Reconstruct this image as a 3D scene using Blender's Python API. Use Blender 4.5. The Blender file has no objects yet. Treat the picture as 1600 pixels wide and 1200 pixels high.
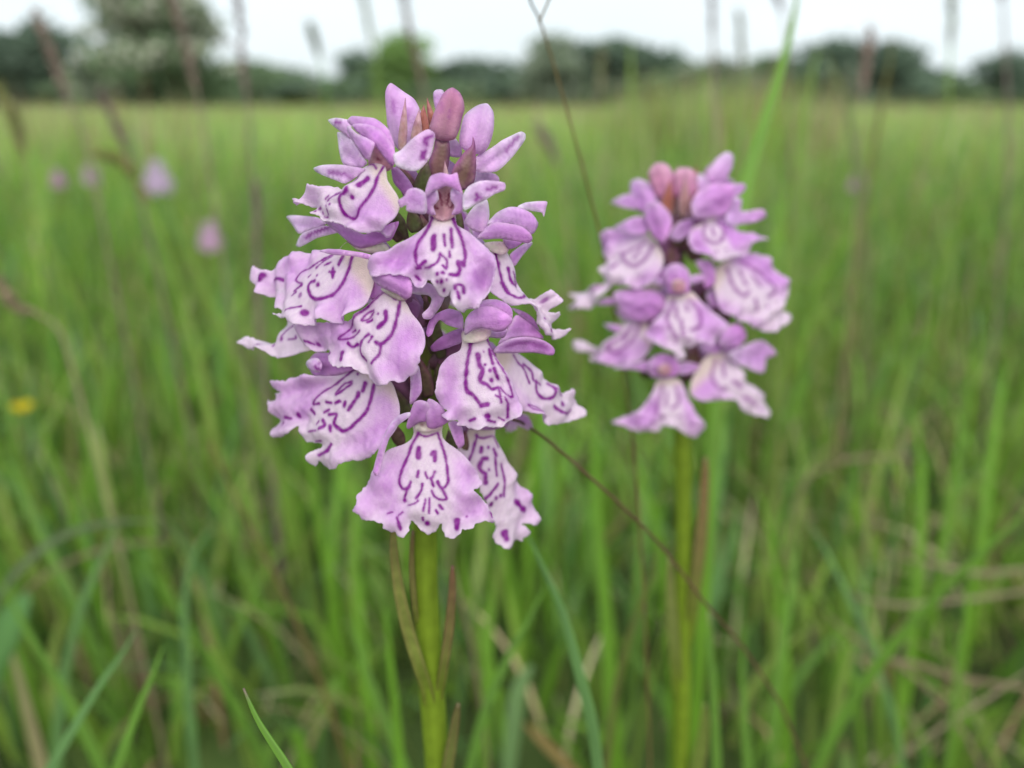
import bpy, math, random
import numpy as np
from mathutils import Vector, noise as mnoise
from mathutils.geometry import delaunay_2d_cdt

random.seed(7)
rng = np.random.default_rng(11)
sc = bpy.context.scene
col = sc.collection

# ------------------------------------------------------------------ camera
CAM_H = 0.28
FPX = 1256.0                       # focal length in pixels of a 1600 px wide frame
PITCH = math.atan((600 - 163) / FPX)
cam_data = bpy.data.cameras.new('camera')
cam = bpy.data.objects.new('camera', cam_data)
col.objects.link(cam)
sc.camera = cam
cam.location = (0, 0, CAM_H)
cam.rotation_euler = (math.pi / 2 - PITCH, 0, 0)
cam_data.sensor_width = 36.0
cam_data.lens = 36.0 * FPX / 1600.0
cam_data.clip_start = 0.005
cam_data.clip_end = 2000
cam_data.dof.use_dof = True
cam_data.dof.focus_distance = 0.0835
cam_data.dof.aperture_fstop = cam_data.lens / 2.1      # 2.1 mm iris of a small camera
cam_data.dof.aperture_blades = 0

# ------------------------------------------------------------------ world: bright overcast
SUN_EL, SUN_AZ = math.radians(42), math.radians(172)
w = bpy.data.worlds.new('World'); sc.world = w; w.use_nodes = True
nt = w.node_tree; nt.nodes.clear()
out = nt.nodes.new('ShaderNodeOutputWorld')
bg = nt.nodes.new('ShaderNodeBackground'); bg.inputs['Strength'].default_value = 0.10
sky = nt.nodes.new('ShaderNodeTexSky'); sky.sky_type = 'NISHITA'; sky.sun_disc = False
sky.sun_elevation = SUN_EL; sky.sun_rotation = SUN_AZ
sky.dust_density = 4.0; sky.air_density = 1.0
tc = nt.nodes.new('ShaderNodeTexCoord')
mp = nt.nodes.new('ShaderNodeMapping'); mp.inputs['Scale'].default_value = (1, 1, 3)
nz = nt.nodes.new('ShaderNodeTexNoise'); nz.inputs['Scale'].default_value = 2.2; nz.inputs['Detail'].default_value = 5
rp = nt.nodes.new('ShaderNodeValToRGB')
rp.color_ramp.elements[0].position = 0.3; rp.color_ramp.elements[0].color = (0.78, 0.78, 0.78, 1)
rp.color_ramp.elements[1].position = 0.7; rp.color_ramp.elements[1].color = (0.97, 0.97, 0.97, 1)
mx = nt.nodes.new('ShaderNodeMixRGB')
mx.inputs['Color2'].default_value = (5.2, 5.75, 6.0, 1)      # the cloud sheet
L = nt.links.new
L(tc.outputs['Generated'], mp.inputs['Vector']); L(mp.outputs['Vector'], nz.inputs['Vector'])
L(nz.outputs['Fac'], rp.inputs['Fac']); L(rp.outputs['Color'], mx.inputs['Fac'])
L(sky.outputs['Color'], mx.inputs['Color1']); L(mx.outputs['Color'], bg.inputs['Color'])
L(bg.outputs['Background'], out.inputs['Surface'])

sun_d = bpy.data.lights.new('sun', 'SUN'); sun_d.energy = 1.5; sun_d.angle = math.radians(50)
sun_d.color = (1.0, 0.97, 0.92)
sun = bpy.data.objects.new('sun', sun_d); col.objects.link(sun)
# light comes from behind the camera, a little to the right
sd = Vector((0.14 * math.cos(SUN_EL), -0.99 * math.cos(SUN_EL), math.sin(SUN_EL)))
sun.rotation_euler = sd.to_track_quat('Z', 'Y').to_euler()

sc.view_settings.view_transform = 'Standard'; sc.view_settings.look = 'None'
sc.view_settings.exposure = 1.0; sc.view_settings.gamma = 1.0
sc.view_settings.use_curve_mapping = False
sc.cycles.use_denoising = True
sc.cycles.max_bounces = 8; sc.cycles.transmission_bounces = 6; sc.cycles.diffuse_bounces = 4

# ------------------------------------------------------------------ helpers
C = np.array([0.0, 0.0, CAM_H])
FWD = np.array([0, math.cos(PITCH), -math.sin(PITCH)])
UP = np.array([0, math.sin(PITCH), math.cos(PITCH)])
RT = np.array([1.0, 0, 0])
def ray(p):
    p = np.atleast_2d(np.asarray(p, float))
    return FWD + ((p[:, :1] - 800) / FPX) * RT + ((600 - p[:, 1:2]) / FPX) * UP
def at_depth(x, y, d): return C + ray((x, y))[0] * d
def at_Y(x, y, Y):
    v = ray((x, y))[0]
    return C + v * (Y / v[1])

ORG = {}
def tag(o, label=None, cat=None, group=None, kind=None):
    if label: o['label'] = label
    if cat: o['category'] = cat
    if group: o['group'] = group
    if kind: o['kind'] = kind
    return o
def place(o, origin, parent=None):
    col.objects.link(o)
    origin = np.asarray(origin, float)
    ORG[o.name] = origin
    if parent is not None:
        o.parent = parent
        o.location = origin - ORG[parent.name]
    else:
        o.location = origin
    return o
def empty(name, origin):
    o = bpy.data.objects.new(name, None); o.empty_display_size = 0.01
    return place(o, origin)
def mesh(name, V, F, mat, parent=None, origin=None, cols=None, smooth=True):
    V = np.asarray(V, float)
    if origin is None:
        origin = ORG[parent.name] if parent is not None else V.mean(0)
    m = bpy.data.meshes.new(name)
    F = F if isinstance(F, list) else np.asarray(F)
    nv = len(V)
    m.vertices.add(nv); m.vertices.foreach_set('co', (V - origin).astype(np.float32).ravel())
    if isinstance(F, list):
        lens = np.array([len(f) for f in F]); flat = np.array([i for f in F for i in f])
    else:
        lens = np.full(len(F), F.shape[1]); flat = F.ravel()
    m.loops.add(len(flat)); m.loops.foreach_set('vertex_index', flat.astype(np.int32))
    m.polygons.add(len(lens))
    st = np.concatenate([[0], np.cumsum(lens)[:-1]])
    m.polygons.foreach_set('loop_start', st.astype(np.int32))
    m.polygons.foreach_set('use_smooth', np.full(len(lens), smooth))
    if cols is not None:
        ca = m.color_attributes.new('Col', 'FLOAT_COLOR', 'POINT')
        c4 = np.ones((nv, 4), np.float32); c4[:, :3] = cols
        ca.data.foreach_set('color', c4.ravel())
    m.update(calc_edges=True); m.validate()
    m.materials.append(mat)
    return place(bpy.data.objects.new(name, m), origin, parent)

def sst(a, b, x):
    t = np.clip((x - a) / (b - a), 0, 1); return t * t * (3 - 2 * t)
def sines(x, y, seed, scale):
    r = np.random.default_rng(seed); s = 0
    for k in range(6):
        an = r.uniform(0, 6.28); f = r.uniform(0.6, 1.5) / scale
        s = s + np.sin((x * math.cos(an) + y * math.sin(an)) * f * 6.28 + r.uniform(0, 6.28))
    return s / 2.6

# ------------------------------------------------------------------ materials
def mat_plant(name, trans=0.35, rough=0.5, spec=0.3, colnoise=0.15, nscale=600, bump=0.0, bscale=3000, island=False, tint=1.0):
    m = bpy.data.materials.new(name); m.use_nodes = True
    t = m.node_tree; t.nodes.clear(); L = t.links.new
    o = t.nodes.new('ShaderNodeOutputMaterial')
    at = t.nodes.new('ShaderNodeAttribute'); at.attribute_name = 'Col'
    tcn = t.nodes.new('ShaderNodeTexCoord')
    n = t.nodes.new('ShaderNodeTexNoise'); n.inputs['Scale'].default_value = nscale; n.inputs['Detail'].default_value = 3
    L(tcn.outputs['Object'], n.inputs['Vector'])
    mr = t.nodes.new('ShaderNodeMapRange'); mr.inputs['From Min'].default_value = 0.25; mr.inputs['From Max'].default_value = 0.75
    mr.inputs['To Min'].default_value = 1 - colnoise; mr.inputs['To Max'].default_value = 1 + colnoise
    L(n.outputs['Fac'], mr.inputs['Value'])
    mu = t.nodes.new('ShaderNodeVectorMath'); mu.operation = 'MULTIPLY'
    L(at.outputs['Color'], mu.inputs[0]); L(mr.outputs['Result'], mu.inputs[1])
    p = t.nodes.new('ShaderNodeBsdfPrincipled')
    p.inputs['Roughness'].default_value = rough; p.inputs['Specular IOR Level'].default_value = spec
    L(mu.outputs['Vector'], p.inputs['Base Color'])
    tr = t.nodes.new('ShaderNodeBsdfTranslucent'); L(mu.outputs['Vector'], tr.inputs['Color'])
    ms = t.nodes.new('ShaderNodeMixShader'); ms.inputs['Fac'].default_value = trans
    L(p.outputs['BSDF'], ms.inputs[1]); L(tr.outputs['BSDF'], ms.inputs[2])
    L(ms.outputs['Shader'], o.inputs['Surface'])
    if bump:
        v = t.nodes.new('ShaderNodeTexVoronoi'); v.inputs['Scale'].default_value = bscale
        L(tcn.outputs['Object'], v.inputs['Vector'])
        b = t.nodes.new('ShaderNodeBump'); b.inputs['Strength'].default_value = bump; b.inputs['Distance'].default_value = 0.0001
        L(v.outputs['Distance'], b.inputs['Height']); L(b.outputs['Normal'], p.inputs['Normal']); L(b.outputs['Normal'], tr.inputs['Normal'])
    return m
M_PETAL = mat_plant('petal', trans=0.52, rough=0.38, spec=0.4, colnoise=0.05, nscale=1300, bump=0.4, bscale=6500)
M_BRACT = mat_plant('bract', trans=0.25, rough=0.45, spec=0.35, colnoise=0.22, nscale=700, bump=0.3)
M_STEM = mat_plant('stem', trans=0.10, rough=0.38, spec=0.45, colnoise=0.16, nscale=420, bump=0.2, bscale=2500)
M_GRASS = mat_plant('grass', trans=0.5, rough=0.42, spec=0.35, colnoise=0.12, nscale=60)
M_STRAW = mat_plant('straw', trans=0.2, rough=0.6, spec=0.2, colnoise=0.2, nscale=80)
M_LEAF = mat_plant('foliage', trans=0.30, rough=0.55, spec=0.25, colnoise=0.25, nscale=0.6)
M_SEED = mat_plant('seed_head', trans=0.2, rough=0.6, spec=0.2, colnoise=0.2, nscale=500)
M_BARK = mat_plant('bark', trans=0.0, rough=0.85, spec=0.1, colnoise=0.3, nscale=8)

def mat_ground():
    m = bpy.data.materials.new('meadow_soil'); m.use_nodes = True
    t = m.node_tree; L = t.links.new; p = t.nodes['Principled BSDF']
    p.inputs['Roughness'].default_value = 0.95; p.inputs['Specular IOR Level'].default_value = 0.1
    tcn = t.nodes.new('ShaderNodeTexCoord')
    n = t.nodes.new('ShaderNodeTexNoise'); n.inputs['Scale'].default_value = 9; n.inputs['Detail'].default_value = 9; n.inputs['Roughness'].default_value = 0.7
    n2 = t.nodes.new('ShaderNodeTexNoise'); n2.inputs['Scale'].default_value = 0.35; n2.inputs['Detail'].default_value = 4
    L(tcn.outputs['Object'], n.inputs['Vector']); L(tcn.outputs['Object'], n2.inputs['Vector'])
    r = t.nodes.new('ShaderNodeValToRGB'); e = r.color_ramp.elements
    e[0].position = 0.3; e[0].color = (0.04, 0.042, 0.018, 1); e[1].position = 0.75; e[1].color = (0.16, 0.20, 0.06, 1)
    e2 = r.color_ramp.elements.new(0.55); e2.color = (0.09, 0.13, 0.035, 1)
    mxx = t.nodes.new('ShaderNodeMixRGB'); mxx.blend_type = 'MULTIPLY'; mxx.inputs['Fac'].default_value = 0.5
    L(n.outputs['Fac'], r.inputs['Fac']); L(r.outputs['Color'], mxx.inputs['Color1']); L(n2.outputs['Color'], mxx.inputs['Color2'])
    L(mxx.outputs['Color'], p.inputs['Base Color'])
    b = t.nodes.new('ShaderNodeBump'); b.inputs['Distance'].default_value = 0.02; b.inputs['Strength'].default_value = 0.8
    L(n.outputs['Fac'], b.inputs['Height']); L(b.outputs['Normal'], p.inputs['Normal'])
    return m
M_GROUND = mat_ground()

# ------------------------------------------------------------------ ground: one sheet, fine near the camera
def build_ground():
    xs = np.concatenate([-np.geomspace(900, 0.2, 40), np.geomspace(0.2, 900, 40)])
    ys = np.concatenate([[-60, -20, -6, -2, -0.6], np.linspace(-0.2, 3, 60), np.geomspace(3.2, 1200, 50)])
    X, Y = np.meshgrid(xs, ys)
    d = np.hypot(X, Y)
    Z = 0.012 * sines(X, Y, 3, 0.7) * sst(0.3, 1.0, d) * (1 - sst(20, 60, d))
    V = np.stack([X, Y, Z], -1).reshape(-1, 3)
    nx, ny = len(xs), len(ys)
    i = np.arange(nx * ny).reshape(ny, nx)
    F = np.stack([i[:-1, :-1], i[:-1, 1:], i[1:, 1:], i[1:, :-1]], -1).reshape(-1, 4)
    g = mesh('ground', V, F, M_GROUND, origin=(0, 0, 0))
    tag(g, 'dark mossy meadow soil under the grass', 'ground', kind='structure')
build_ground()

# ------------------------------------------------------------------ trees along the far edge of the meadow
def tree(x_px, top_px, w_px, D, label, name, colr, blossom=0.0, n=5200, base=0.0, seed=1, lift=0.12, group='trees along the far edge of the meadow'):
    r = np.random.default_rng(seed)
    bx = (x_px - 800) / FPX * D * math.cos(PITCH)         # along the ground at distance D
    H = CAM_H + (163 - top_px) / FPX * D * 1.0
    Wd = w_px / FPX * D
    t = empty(name, (bx, D, 0)); tag(t, label, 'tree', group)
    # trunk and limbs
    V, F, Cc = [], [], []
    def limb(p0, p1, r0, r1, k=7):
        s0 = len(V); ax = (p1 - p0); ax = ax / np.linalg.norm(ax)
        u = np.cross(ax, [0.3, 0.9, 0.1]); u /= np.linalg.norm(u); v = np.cross(ax, u)
        for s in range(4):
            q = p0 + (p1 - p0) * s / 3 + (r.normal(0, 0.06, 3) * np.linalg.norm(p1 - p0) * 0.5 if 0 < s < 3 else 0)
            rr = r0 + (r1 - r0) * s / 3
            for j in range(k):
                a = j / k * 6.2832; V.append(q + rr * (u * math.cos(a) + v * math.sin(a))); Cc.append((0.07, 0.055, 0.04))
        for s in range(3):
            for j in range(k):
                a, b = s0 + s * k + j, s0 + s * k + (j + 1) % k
                F.append([a, b, b + k, a + k])
    o = np.array([bx, D, 0.0])
    fork = o + np.array([0, 0, H * 0.3])
    limb(o + [0, 0, -0.15], fork, H * 0.035, H * 0.025)
    for k in range(7):
        a = r.uniform(0, 6.28); e = r.uniform(0.4, 0.9)
        limb(fork - [0, 0, r.uniform(0, 0.1) * H], o + np.array([math.cos(a) * Wd * 0.33 * r.uniform(.5, 1), math.sin(a) * Wd * 0.3, H * e]), H * 0.016, H * 0.004, 5)
    mesh('trunk', np.array(V), F, M_BARK, t, cols=np.array(Cc))
    # crown: leaf clumps on several lobes
    nl = 30
    lob = []
    for k in range(nl):
        a = r.uniform(0, 6.28); rad = r.uniform(0.0, 0.38) * Wd
        zc = H * r.uniform(lift + 0.04, 0.80)
        sh = 1.0 - 0.55 * abs(zc / H - 0.45)
        lob.append((math.cos(a) * rad * sh, math.sin(a) * rad * sh, zc, r.uniform(0.13, 0.24) * Wd, r.uniform(0.10, 0.19) * H))
    lob.append((0, 0, H * 0.80, Wd * 0.2, H * 0.19))
    idx = r.integers(0, len(lob), n)
    Lb = np.array(lob)[idx]
    u = r.normal(size=(n, 3)); u /= np.linalg.norm(u, axis=1, keepdims=True)
    rad = r.uniform(0.35, 1.0, n) ** 0.5 * (1 + 0.12 * r.normal(size=n))
    P = np.stack([bx + Lb[:, 0] + u[:, 0] * Lb[:, 3] * rad, D + Lb[:, 1] + u[:, 1] * Lb[:, 3] * rad, np.clip(Lb[:, 2] + u[:, 2] * Lb[:, 4] * rad, 0.02, None)], -1)
    sz = r.uniform(0.5, 1.2, n) * Wd * 0.034
    t1 = r.normal(size=(n, 3)); t1 /= np.linalg.norm(t1, axis=1, keepdims=True)
    t2 = np.cross(t1, r.normal(size=(n, 3))); t2 /= np.linalg.norm(t2, axis=1, keepdims=True)
    Q = np.stack([P - t1 * sz[:, None], P + t2 * sz[:, None] * 0.55, P + t1 * sz[:, None], P - t2 * sz[:, None] * 0.55], 1).reshape(-1, 3)
    cc = np.array(colr)[None] * r.uniform(0.7, 1.35, (n, 1)) * (0.85 + 0.3 * np.random.default_rng(seed + 5).random(len(lob)))[idx][:, None]
    if blossom:
        bl = (r.random(n) < blossom) & (P[:, 2] > H * 0.25)
        cc[bl] = np.array([0.62, 0.62, 0.50]) * r.uniform(0.8, 1.1, (bl.sum(), 1))
    mesh('crown', Q, np.arange(4 * n).reshape(-1, 4), M_LEAF, t, cols=np.repeat(cc, 4, 0), smooth=False)
    return t
DK = (0.13, 0.19, 0.13); MD = (0.17, 0.25, 0.13); LT = (0.21, 0.34, 0.10); GR = (0.21, 0.26, 0.175)
TREES = [
    (20, 62, 130, 46, 'dark bushy tree one step beyond the dark round-topped tree by the hawthorn', DK, 0),
    (85, 42, 120, 47, 'dark round-topped tree overlapping the blossoming hawthorn on its open side', DK, 0),
    (165, 92, 110, 44, 'small greyish bush under the skirt of the blossoming hawthorn', GR, 0.10),
    (258, -60, 190, 40, 'tall hawthorn dusted with cream blossom, tallest tree of the meadow edge', MD, 0.42),
    (395, 100, 120, 52, 'low dark hedge tree between the hawthorn and the gap of sky', MD, 0),
    (455, 112, 90, 55, 'very low hedge bush beside the gap of sky', DK, 0),
    (565, 84, 80, 50, 'small pointed dark tree next to the bright green tree', DK, 0),
    (635, 62, 95, 49, 'bright yellow-green conical tree in the far hedge', LT, 0),
    (735, 96, 110, 51, 'low rounded dark bush behind the front orchid buds', DK, 0),
    (865, 62, 110, 44, 'pale grey-green tree at the end of the long dark copse', GR, 0.04),
    (955, 70, 130, 45, 'dark dense tree in the middle of the copse behind the two orchids', DK, 0),
    (1035, 84, 110, 44, 'dark tree at the shoulder of the copse, dropping to lighter scrub', DK, 0),
    (1120, 98, 120, 36, 'low olive scrub bush between the copse and the square-topped tree', GR, 0),
    (1200, 92, 110, 38, 'mid green scrub tree behind the tall bright grass blade', MD, 0),
    (1300, 68, 130, 34, 'dark square-topped tree beyond the tall bright grass blade', DK, 0),
    (1385, 72, 110, 34, 'dark tree with a steep open side facing the sky gap', DK, 0),
    (1480, 128, 110, 36, 'low dark bush in the sky gap of the far hedge', MD, 0),
    (1565, 84, 85, 35, 'slim upright dark tree beyond the low hedge', DK, 0),
    (1625, 120, 110, 36, 'low dark bush at the open end of the far hedge past the slim tree', MD, 0),
]
for i, (x, tp, wd, D, lab, c, bl) in enumerate(TREES):
    tree(x, tp, wd * 1.4, D, lab, 'hawthorn_tree' if bl > 0.2 else 'hedge_tree', c, bl, n=9000 if bl > 0.2 else 6500, seed=20 + i, lift=0.02)

HB = ['dark bush at the shaded foot of the hawthorn', 'bush joining the hawthorn to the low hedge', 'bush before the low dark hedge tree', 'bush in the widest gap of sky', 'dark bush beside the small pointed tree',
      'bush between the pointed tree and the bright tree', 'bush under the bright yellow-green tree', 'bush behind the top flower of the sharp orchid', 'bush at the start of the long copse', 'bush under the dense copse',
      'bush between copse and scrub', 'bush before the olive scrub', 'bush joining scrub and square-topped tree', 'bush under the steep side of the dark tree', 'dark bush before the slim upright tree', 'bush beside the slim upright tree']
for i, x in enumerate([130, 330, 420, 500, 530, 600, 690, 790, 830, 1000, 1080, 1160, 1250, 1440, 1530, 1580]):
    tree(x, 120 + 12 * math.sin(i * 2.3), 175, (39 if x > 1050 else 48) + (i % 3), 'low ' + HB[i] + ' in the far hedge', 'hedge_bush', DK if i % 2 else MD, n=3000, seed=70 + i, lift=0.0, group='low bushes of the far hedge')

# ------------------------------------------------------------------ grass
GREENS = np.array([[0.19, 0.40, 0.035], [0.23, 0.45, 0.045], [0.16, 0.34, 0.05], [0.28, 0.45, 0.06], [0.15, 0.31, 0.09], [0.30, 0.40, 0.09]])
STRAW = np.array([[0.46, 0.38, 0.21], [0.38, 0.30, 0.16], [0.55, 0.48, 0.30], [0.30, 0.19, 0.11]])
def blade_field(name, X, Y, Hh, Wd, lean, straw_frac, nseg, mat, label, cat, colmul=1.0, seed=0):
    r = np.random.default_rng(seed); n = len(X)
    az = r.uniform(0, 6.2832, n); face = az + r.normal(0, 0.6, n) + math.pi / 2
    le = np.abs(lean * r.normal(1, 0.5, n)); curl = r.uniform(0.8, 2.4, n)
    ts = np.linspace(0, 1, nseg + 1)
    ang = le[:, None] * (0.35 + ts[None] ** 1.4 * curl[:, None])       # angle off vertical along the blade
    ds = Hh[:, None] / nseg
    hz = np.concatenate([np.zeros((n, 1)), np.cumsum(np.sin(ang[:, :-1]) * ds, 1)], 1)
    zz = np.concatenate([np.zeros((n, 1)), np.cumsum(np.cos(ang[:, :-1]) * ds, 1)], 1)
    cx = X[:, None] + hz * np.cos(az)[:, None]; cy = Y[:, None] + hz * np.sin(az)[:, None]
    zz = np.maximum(zz - 0.004, 0.0)
    wt = (Wd[:, None] / 2) * (np.clip(1.15 - ts, 0, 1) ** 0.6 * np.clip(0.55 + ts * 2, 0, 1))[None]
    wt[:, -1] = 0.0002
    ox = np.cos(face)[:, None] * wt; oy = np.sin(face)[:, None] * wt
    V = np.stack([np.stack([cx - ox, cy - oy, zz], -1), np.stack([cx + ox, cy + oy, zz], -1)], 2)    # n, seg+1, 2, 3
    base = (np.arange(n) * (nseg + 1) * 2)[:, None]
    k = np.arange(nseg)[None] * 2
    q = base + k
    F = np.stack([q, q + 1, q + 3, q + 2], -1).reshape(-1, 4)
    g = GREENS[r.integers(0, len(GREENS), n)] * r.uniform(0.75, 1.25, (n, 1))
    s = STRAW[r.integers(0, len(STRAW), n)] * r.uniform(0.7, 1.2, (n, 1))
    patch = sst(-.6, 1.0, sines(X, Y, 51, 1.1) * .6 + sines(X, Y, 52, 4.0) * .6)[:, None]
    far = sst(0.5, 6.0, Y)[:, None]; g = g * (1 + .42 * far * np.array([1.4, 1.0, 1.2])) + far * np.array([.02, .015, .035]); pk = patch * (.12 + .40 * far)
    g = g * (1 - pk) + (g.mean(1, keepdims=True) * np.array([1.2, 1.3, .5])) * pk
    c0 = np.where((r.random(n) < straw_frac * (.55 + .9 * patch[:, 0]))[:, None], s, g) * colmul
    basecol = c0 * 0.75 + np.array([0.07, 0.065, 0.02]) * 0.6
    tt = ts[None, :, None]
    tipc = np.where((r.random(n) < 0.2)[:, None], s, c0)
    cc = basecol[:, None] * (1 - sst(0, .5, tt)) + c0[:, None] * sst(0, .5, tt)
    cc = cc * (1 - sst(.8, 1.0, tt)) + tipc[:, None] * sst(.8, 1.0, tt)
    cc = np.repeat(cc[:, :, None], 2, 2)
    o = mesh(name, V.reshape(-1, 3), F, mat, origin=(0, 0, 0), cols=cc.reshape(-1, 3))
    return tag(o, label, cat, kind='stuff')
def wedge(n, y0, y1, power, seed, spread=1.25, pad=0.22):
    r = np.random.default_rng(seed)
    u = r.random(n)
    Y = (y0 ** power + u * (y1 ** power - y0 ** power)) ** (1 / power)
    X = r.uniform(-1, 1, n) * (Y * spread + pad)
    return X, Y
def clear_lane(X, Y, keep=None):
    # no random blades right round the two orchids' own stems
    ok = (np.hypot(X + 0.01, Y - 0.09) > 0.035) & (np.hypot(X - 0.03, Y - 0.138) > 0.02)
    return X[ok], Y[ok]
# near sward
X, Y = wedge(22000, 0.25, 2.2, 1.85, 1); X, Y = clear_lane(X, Y); n = len(X)
r = np.random.default_rng(2)
Hn = r.gamma(9, 0.0185, n) * (0.82 + 0.25 * sines(X, Y, 8, 0.5).clip(-1, 1)) * (0.62 + 0.38 * sst(.25, .8, Y)); Hn = np.clip(Hn, 0.04, 0.27)
blade_field('meadow_grass', X, Y, Hn, r.uniform(0.0025, 0.0072, n), 0.48, 0.05, 6, M_GRASS, 'dense green meadow grass around the two orchids', 'grass', colmul=0.86, seed=3)
# middle sward
X, Y = wedge(54000, 2.2, 12, 1.6, 4); n = len(X); r = np.random.default_rng(5)
Hm = np.clip(r.gamma(12, 0.0155, n) * (0.9 + 0.2 * sines(X, Y, 9, 2.0).clip(-1, 1)), 0.06, 0.27)
blade_field('meadow_grass', X, Y, Hm, r.uniform(0.004, 0.010, n), 0.32, 0.20, 4, M_GRASS, 'green meadow sward a few steps beyond the orchids', 'grass', seed=6)
# far sward up to the trees
X, Y = wedge(90000, 12, 60, 1.5, 7); n = len(X); r = np.random.default_rng(8)
Hf = np.clip(r.gamma(14, 0.0135, n) * (0.95 + 0.2 * sines(X, Y, 10, 6.0).clip(-1, 1)), 0.08, 0.27)
blade_field('meadow_grass', X, Y, Hf, r.uniform(0.012, 0.035, n), 0.25, 0.60, 3, M_GRASS, 'far olive meadow grass reaching the hedge of trees', 'grass', seed=9)
# seeding stems that stand above the sward
X, Y = wedge(5600, 1.3, 26, 1.35, 31); n = len(X); r = np.random.default_rng(32)
blade_field('seeding_grass', X, Y, r.uniform(0.24, 0.40, n), r.uniform(0.0022, 0.006, n) * (1 + Y * .12), 0.16, 0.8, 5, M_GRASS, 'thin tan seeding grass stems standing above the sward', 'grass', seed=33)
X, Y = wedge(9000, 5, 48, 1.3, 41); r = np.random.default_rng(42)
ok = (X > .16 * Y) | (r.random(len(X)) < .45); X, Y = X[ok], Y[ok]; n = len(X)
blade_field('seeding_grass', X, Y, r.uniform(0.22, 0.36, n) + .07 * (X > .16 * Y), r.uniform(0.004, 0.009, n) * (1 + Y * .05), 0.17, 0.55, 4, M_GRASS, 'taller olive seeding grass that blurs the foot of the far hedge', 'grass', seed=43)
# straw litter lying at the base
X, Y = wedge(12000, 0.26, 2.0, 1.7, 12); X, Y = clear_lane(X, Y); r = np.random.default_rng(13); ok = (X > .35 * Y - .02) | (r.random(len(X)) < .38); X, Y = X[ok], Y[ok]; n = len(X)
blade_field('straw_litter', X, Y, r.uniform(0.03, 0.11, n), r.uniform(0.001, 0.003, n), 0.95, 0.85, 5, M_STRAW, 'pale dead straw tangled at the base of the grass', 'straw', seed=14)
# fine low herbage
X, Y = wedge(15000, 0.26, 1.8, 1.8, 15); X, Y = clear_lane(X, Y); n = len(X); r = np.random.default_rng(16)
blade_field('meadow_herbage', X, Y, r.uniform(0.02, 0.08, n), r.uniform(0.003, 0.010, n), 0.55, 0.04, 3, M_GRASS, 'low leafy herbs filling the bottom of the sward', 'herbs', colmul=0.8, seed=17)

# ------------------------------------------------------------------ ribbons, tubes
def frames(P):
    T = np.gradient(P, axis=0); T /= np.linalg.norm(T, axis=1, keepdims=True) + 1e-12
    return T
def spline(P, k):
    P = np.asarray(P, float); n = len(P)
    Q = np.vstack([2 * P[0] - P[1], P, 2 * P[-1] - P[-2]])
    out = []
    for i in range(n - 1):
        p0, p1, p2, p3 = Q[i:i + 4]
        for t in np.linspace(0, 1, k, endpoint=False):
            out.append(0.5 * ((2 * p1) + (-p0 + p2) * t + (2 * p0 - 5 * p1 + 4 * p2 - p3) * t * t + (-p0 + 3 * p1 - 3 * p2 + p3) * t ** 3))
    out.append(P[-1]); return np.array(out)
def tube(P, R, k=10):
    P = np.asarray(P); T = frames(P); V, F = [], []
    u = np.cross(T[0], [0.12, 0.97, 0.2]); u /= np.linalg.norm(u)
    for i, p in enumerate(P):
        u = u - T[i] * np.dot(u, T[i]); u /= np.linalg.norm(u); v = np.cross(T[i], u)
        for j in range(k):
            a = j / k * 2 * math.pi; V.append(p + R[i] * (u * math.cos(a) + v * math.sin(a)))
    m = len(P)
    for i in range(m - 1):
        for j in range(k):
            a, b = i * k + j, i * k + (j + 1) % k; F.append([a, b, b + k, a + k])
    F.append(list(range(k))[::-1]); F.append(list(range((m - 1) * k, m * k)))
    return np.array(V), F
def ribbon(P, Wd, nrm, fold=0.25):
    P = np.asarray(P); T = frames(P); V, F = [], []
    for i, p in enumerate(P):
        s = np.cross(T[i], nrm); s /= np.linalg.norm(s) + 1e-12; q = np.cross(s, T[i])
        h = Wd[i] / 2
        V += [p - s * h + q * h * fold, p - q * h * fold, p + s * h + q * h * fold]
    for i in range(len(P) - 1):
        a = 3 * i; F += [[a, a + 1, a + 4, a + 3], [a + 1, a + 2, a + 5, a + 4]]
    return np.array(V), F
def to_ground(P, tx=0.0):
    """carry a stalk on down to the soil"""
    p = P[-1]; d = P[-1] - P[-2]; d /= np.linalg.norm(d)
    add = []; q = p.copy(); step = max(q[2], 0.01) / 6
    for k in range(40):
        d = d * 0.75 + np.array([0, 0, -1.0]) * 0.25; d /= np.linalg.norm(d)
        q = q + d * step
        if q[2] < -0.003: break
        add.append(q.copy())
    q = add[-1].copy() if add else p.copy(); q[2] = -0.004; add.append(q)
    return np.vstack([P, add])

# ------------------------------------------------------------------ traced petals: real curved sheets with their own place and size
ZO = {'P': (0, 0, 1), '1': (480, 120, 8), '2': (650, 120, 8), '3': (440, 240, 1600 / 220), '4': (620, 250, 1600 / 280),
      '5': (370, 380, 1600 / 300), '6': (640, 440, 5), '7': (400, 560, 1600 / 300), '8': (540, 620, 4.8),
      'Z': (360, 110, 1600 / 560), '9': (880, 220, 2.5)}
def zp(z, pts):
    ox, oy, s = ZO[z]; a = np.array(pts, float).reshape(-1, 2)
    return np.stack([ox + a[:, 0] / s, oy + a[:, 1] / s], -1)

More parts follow.
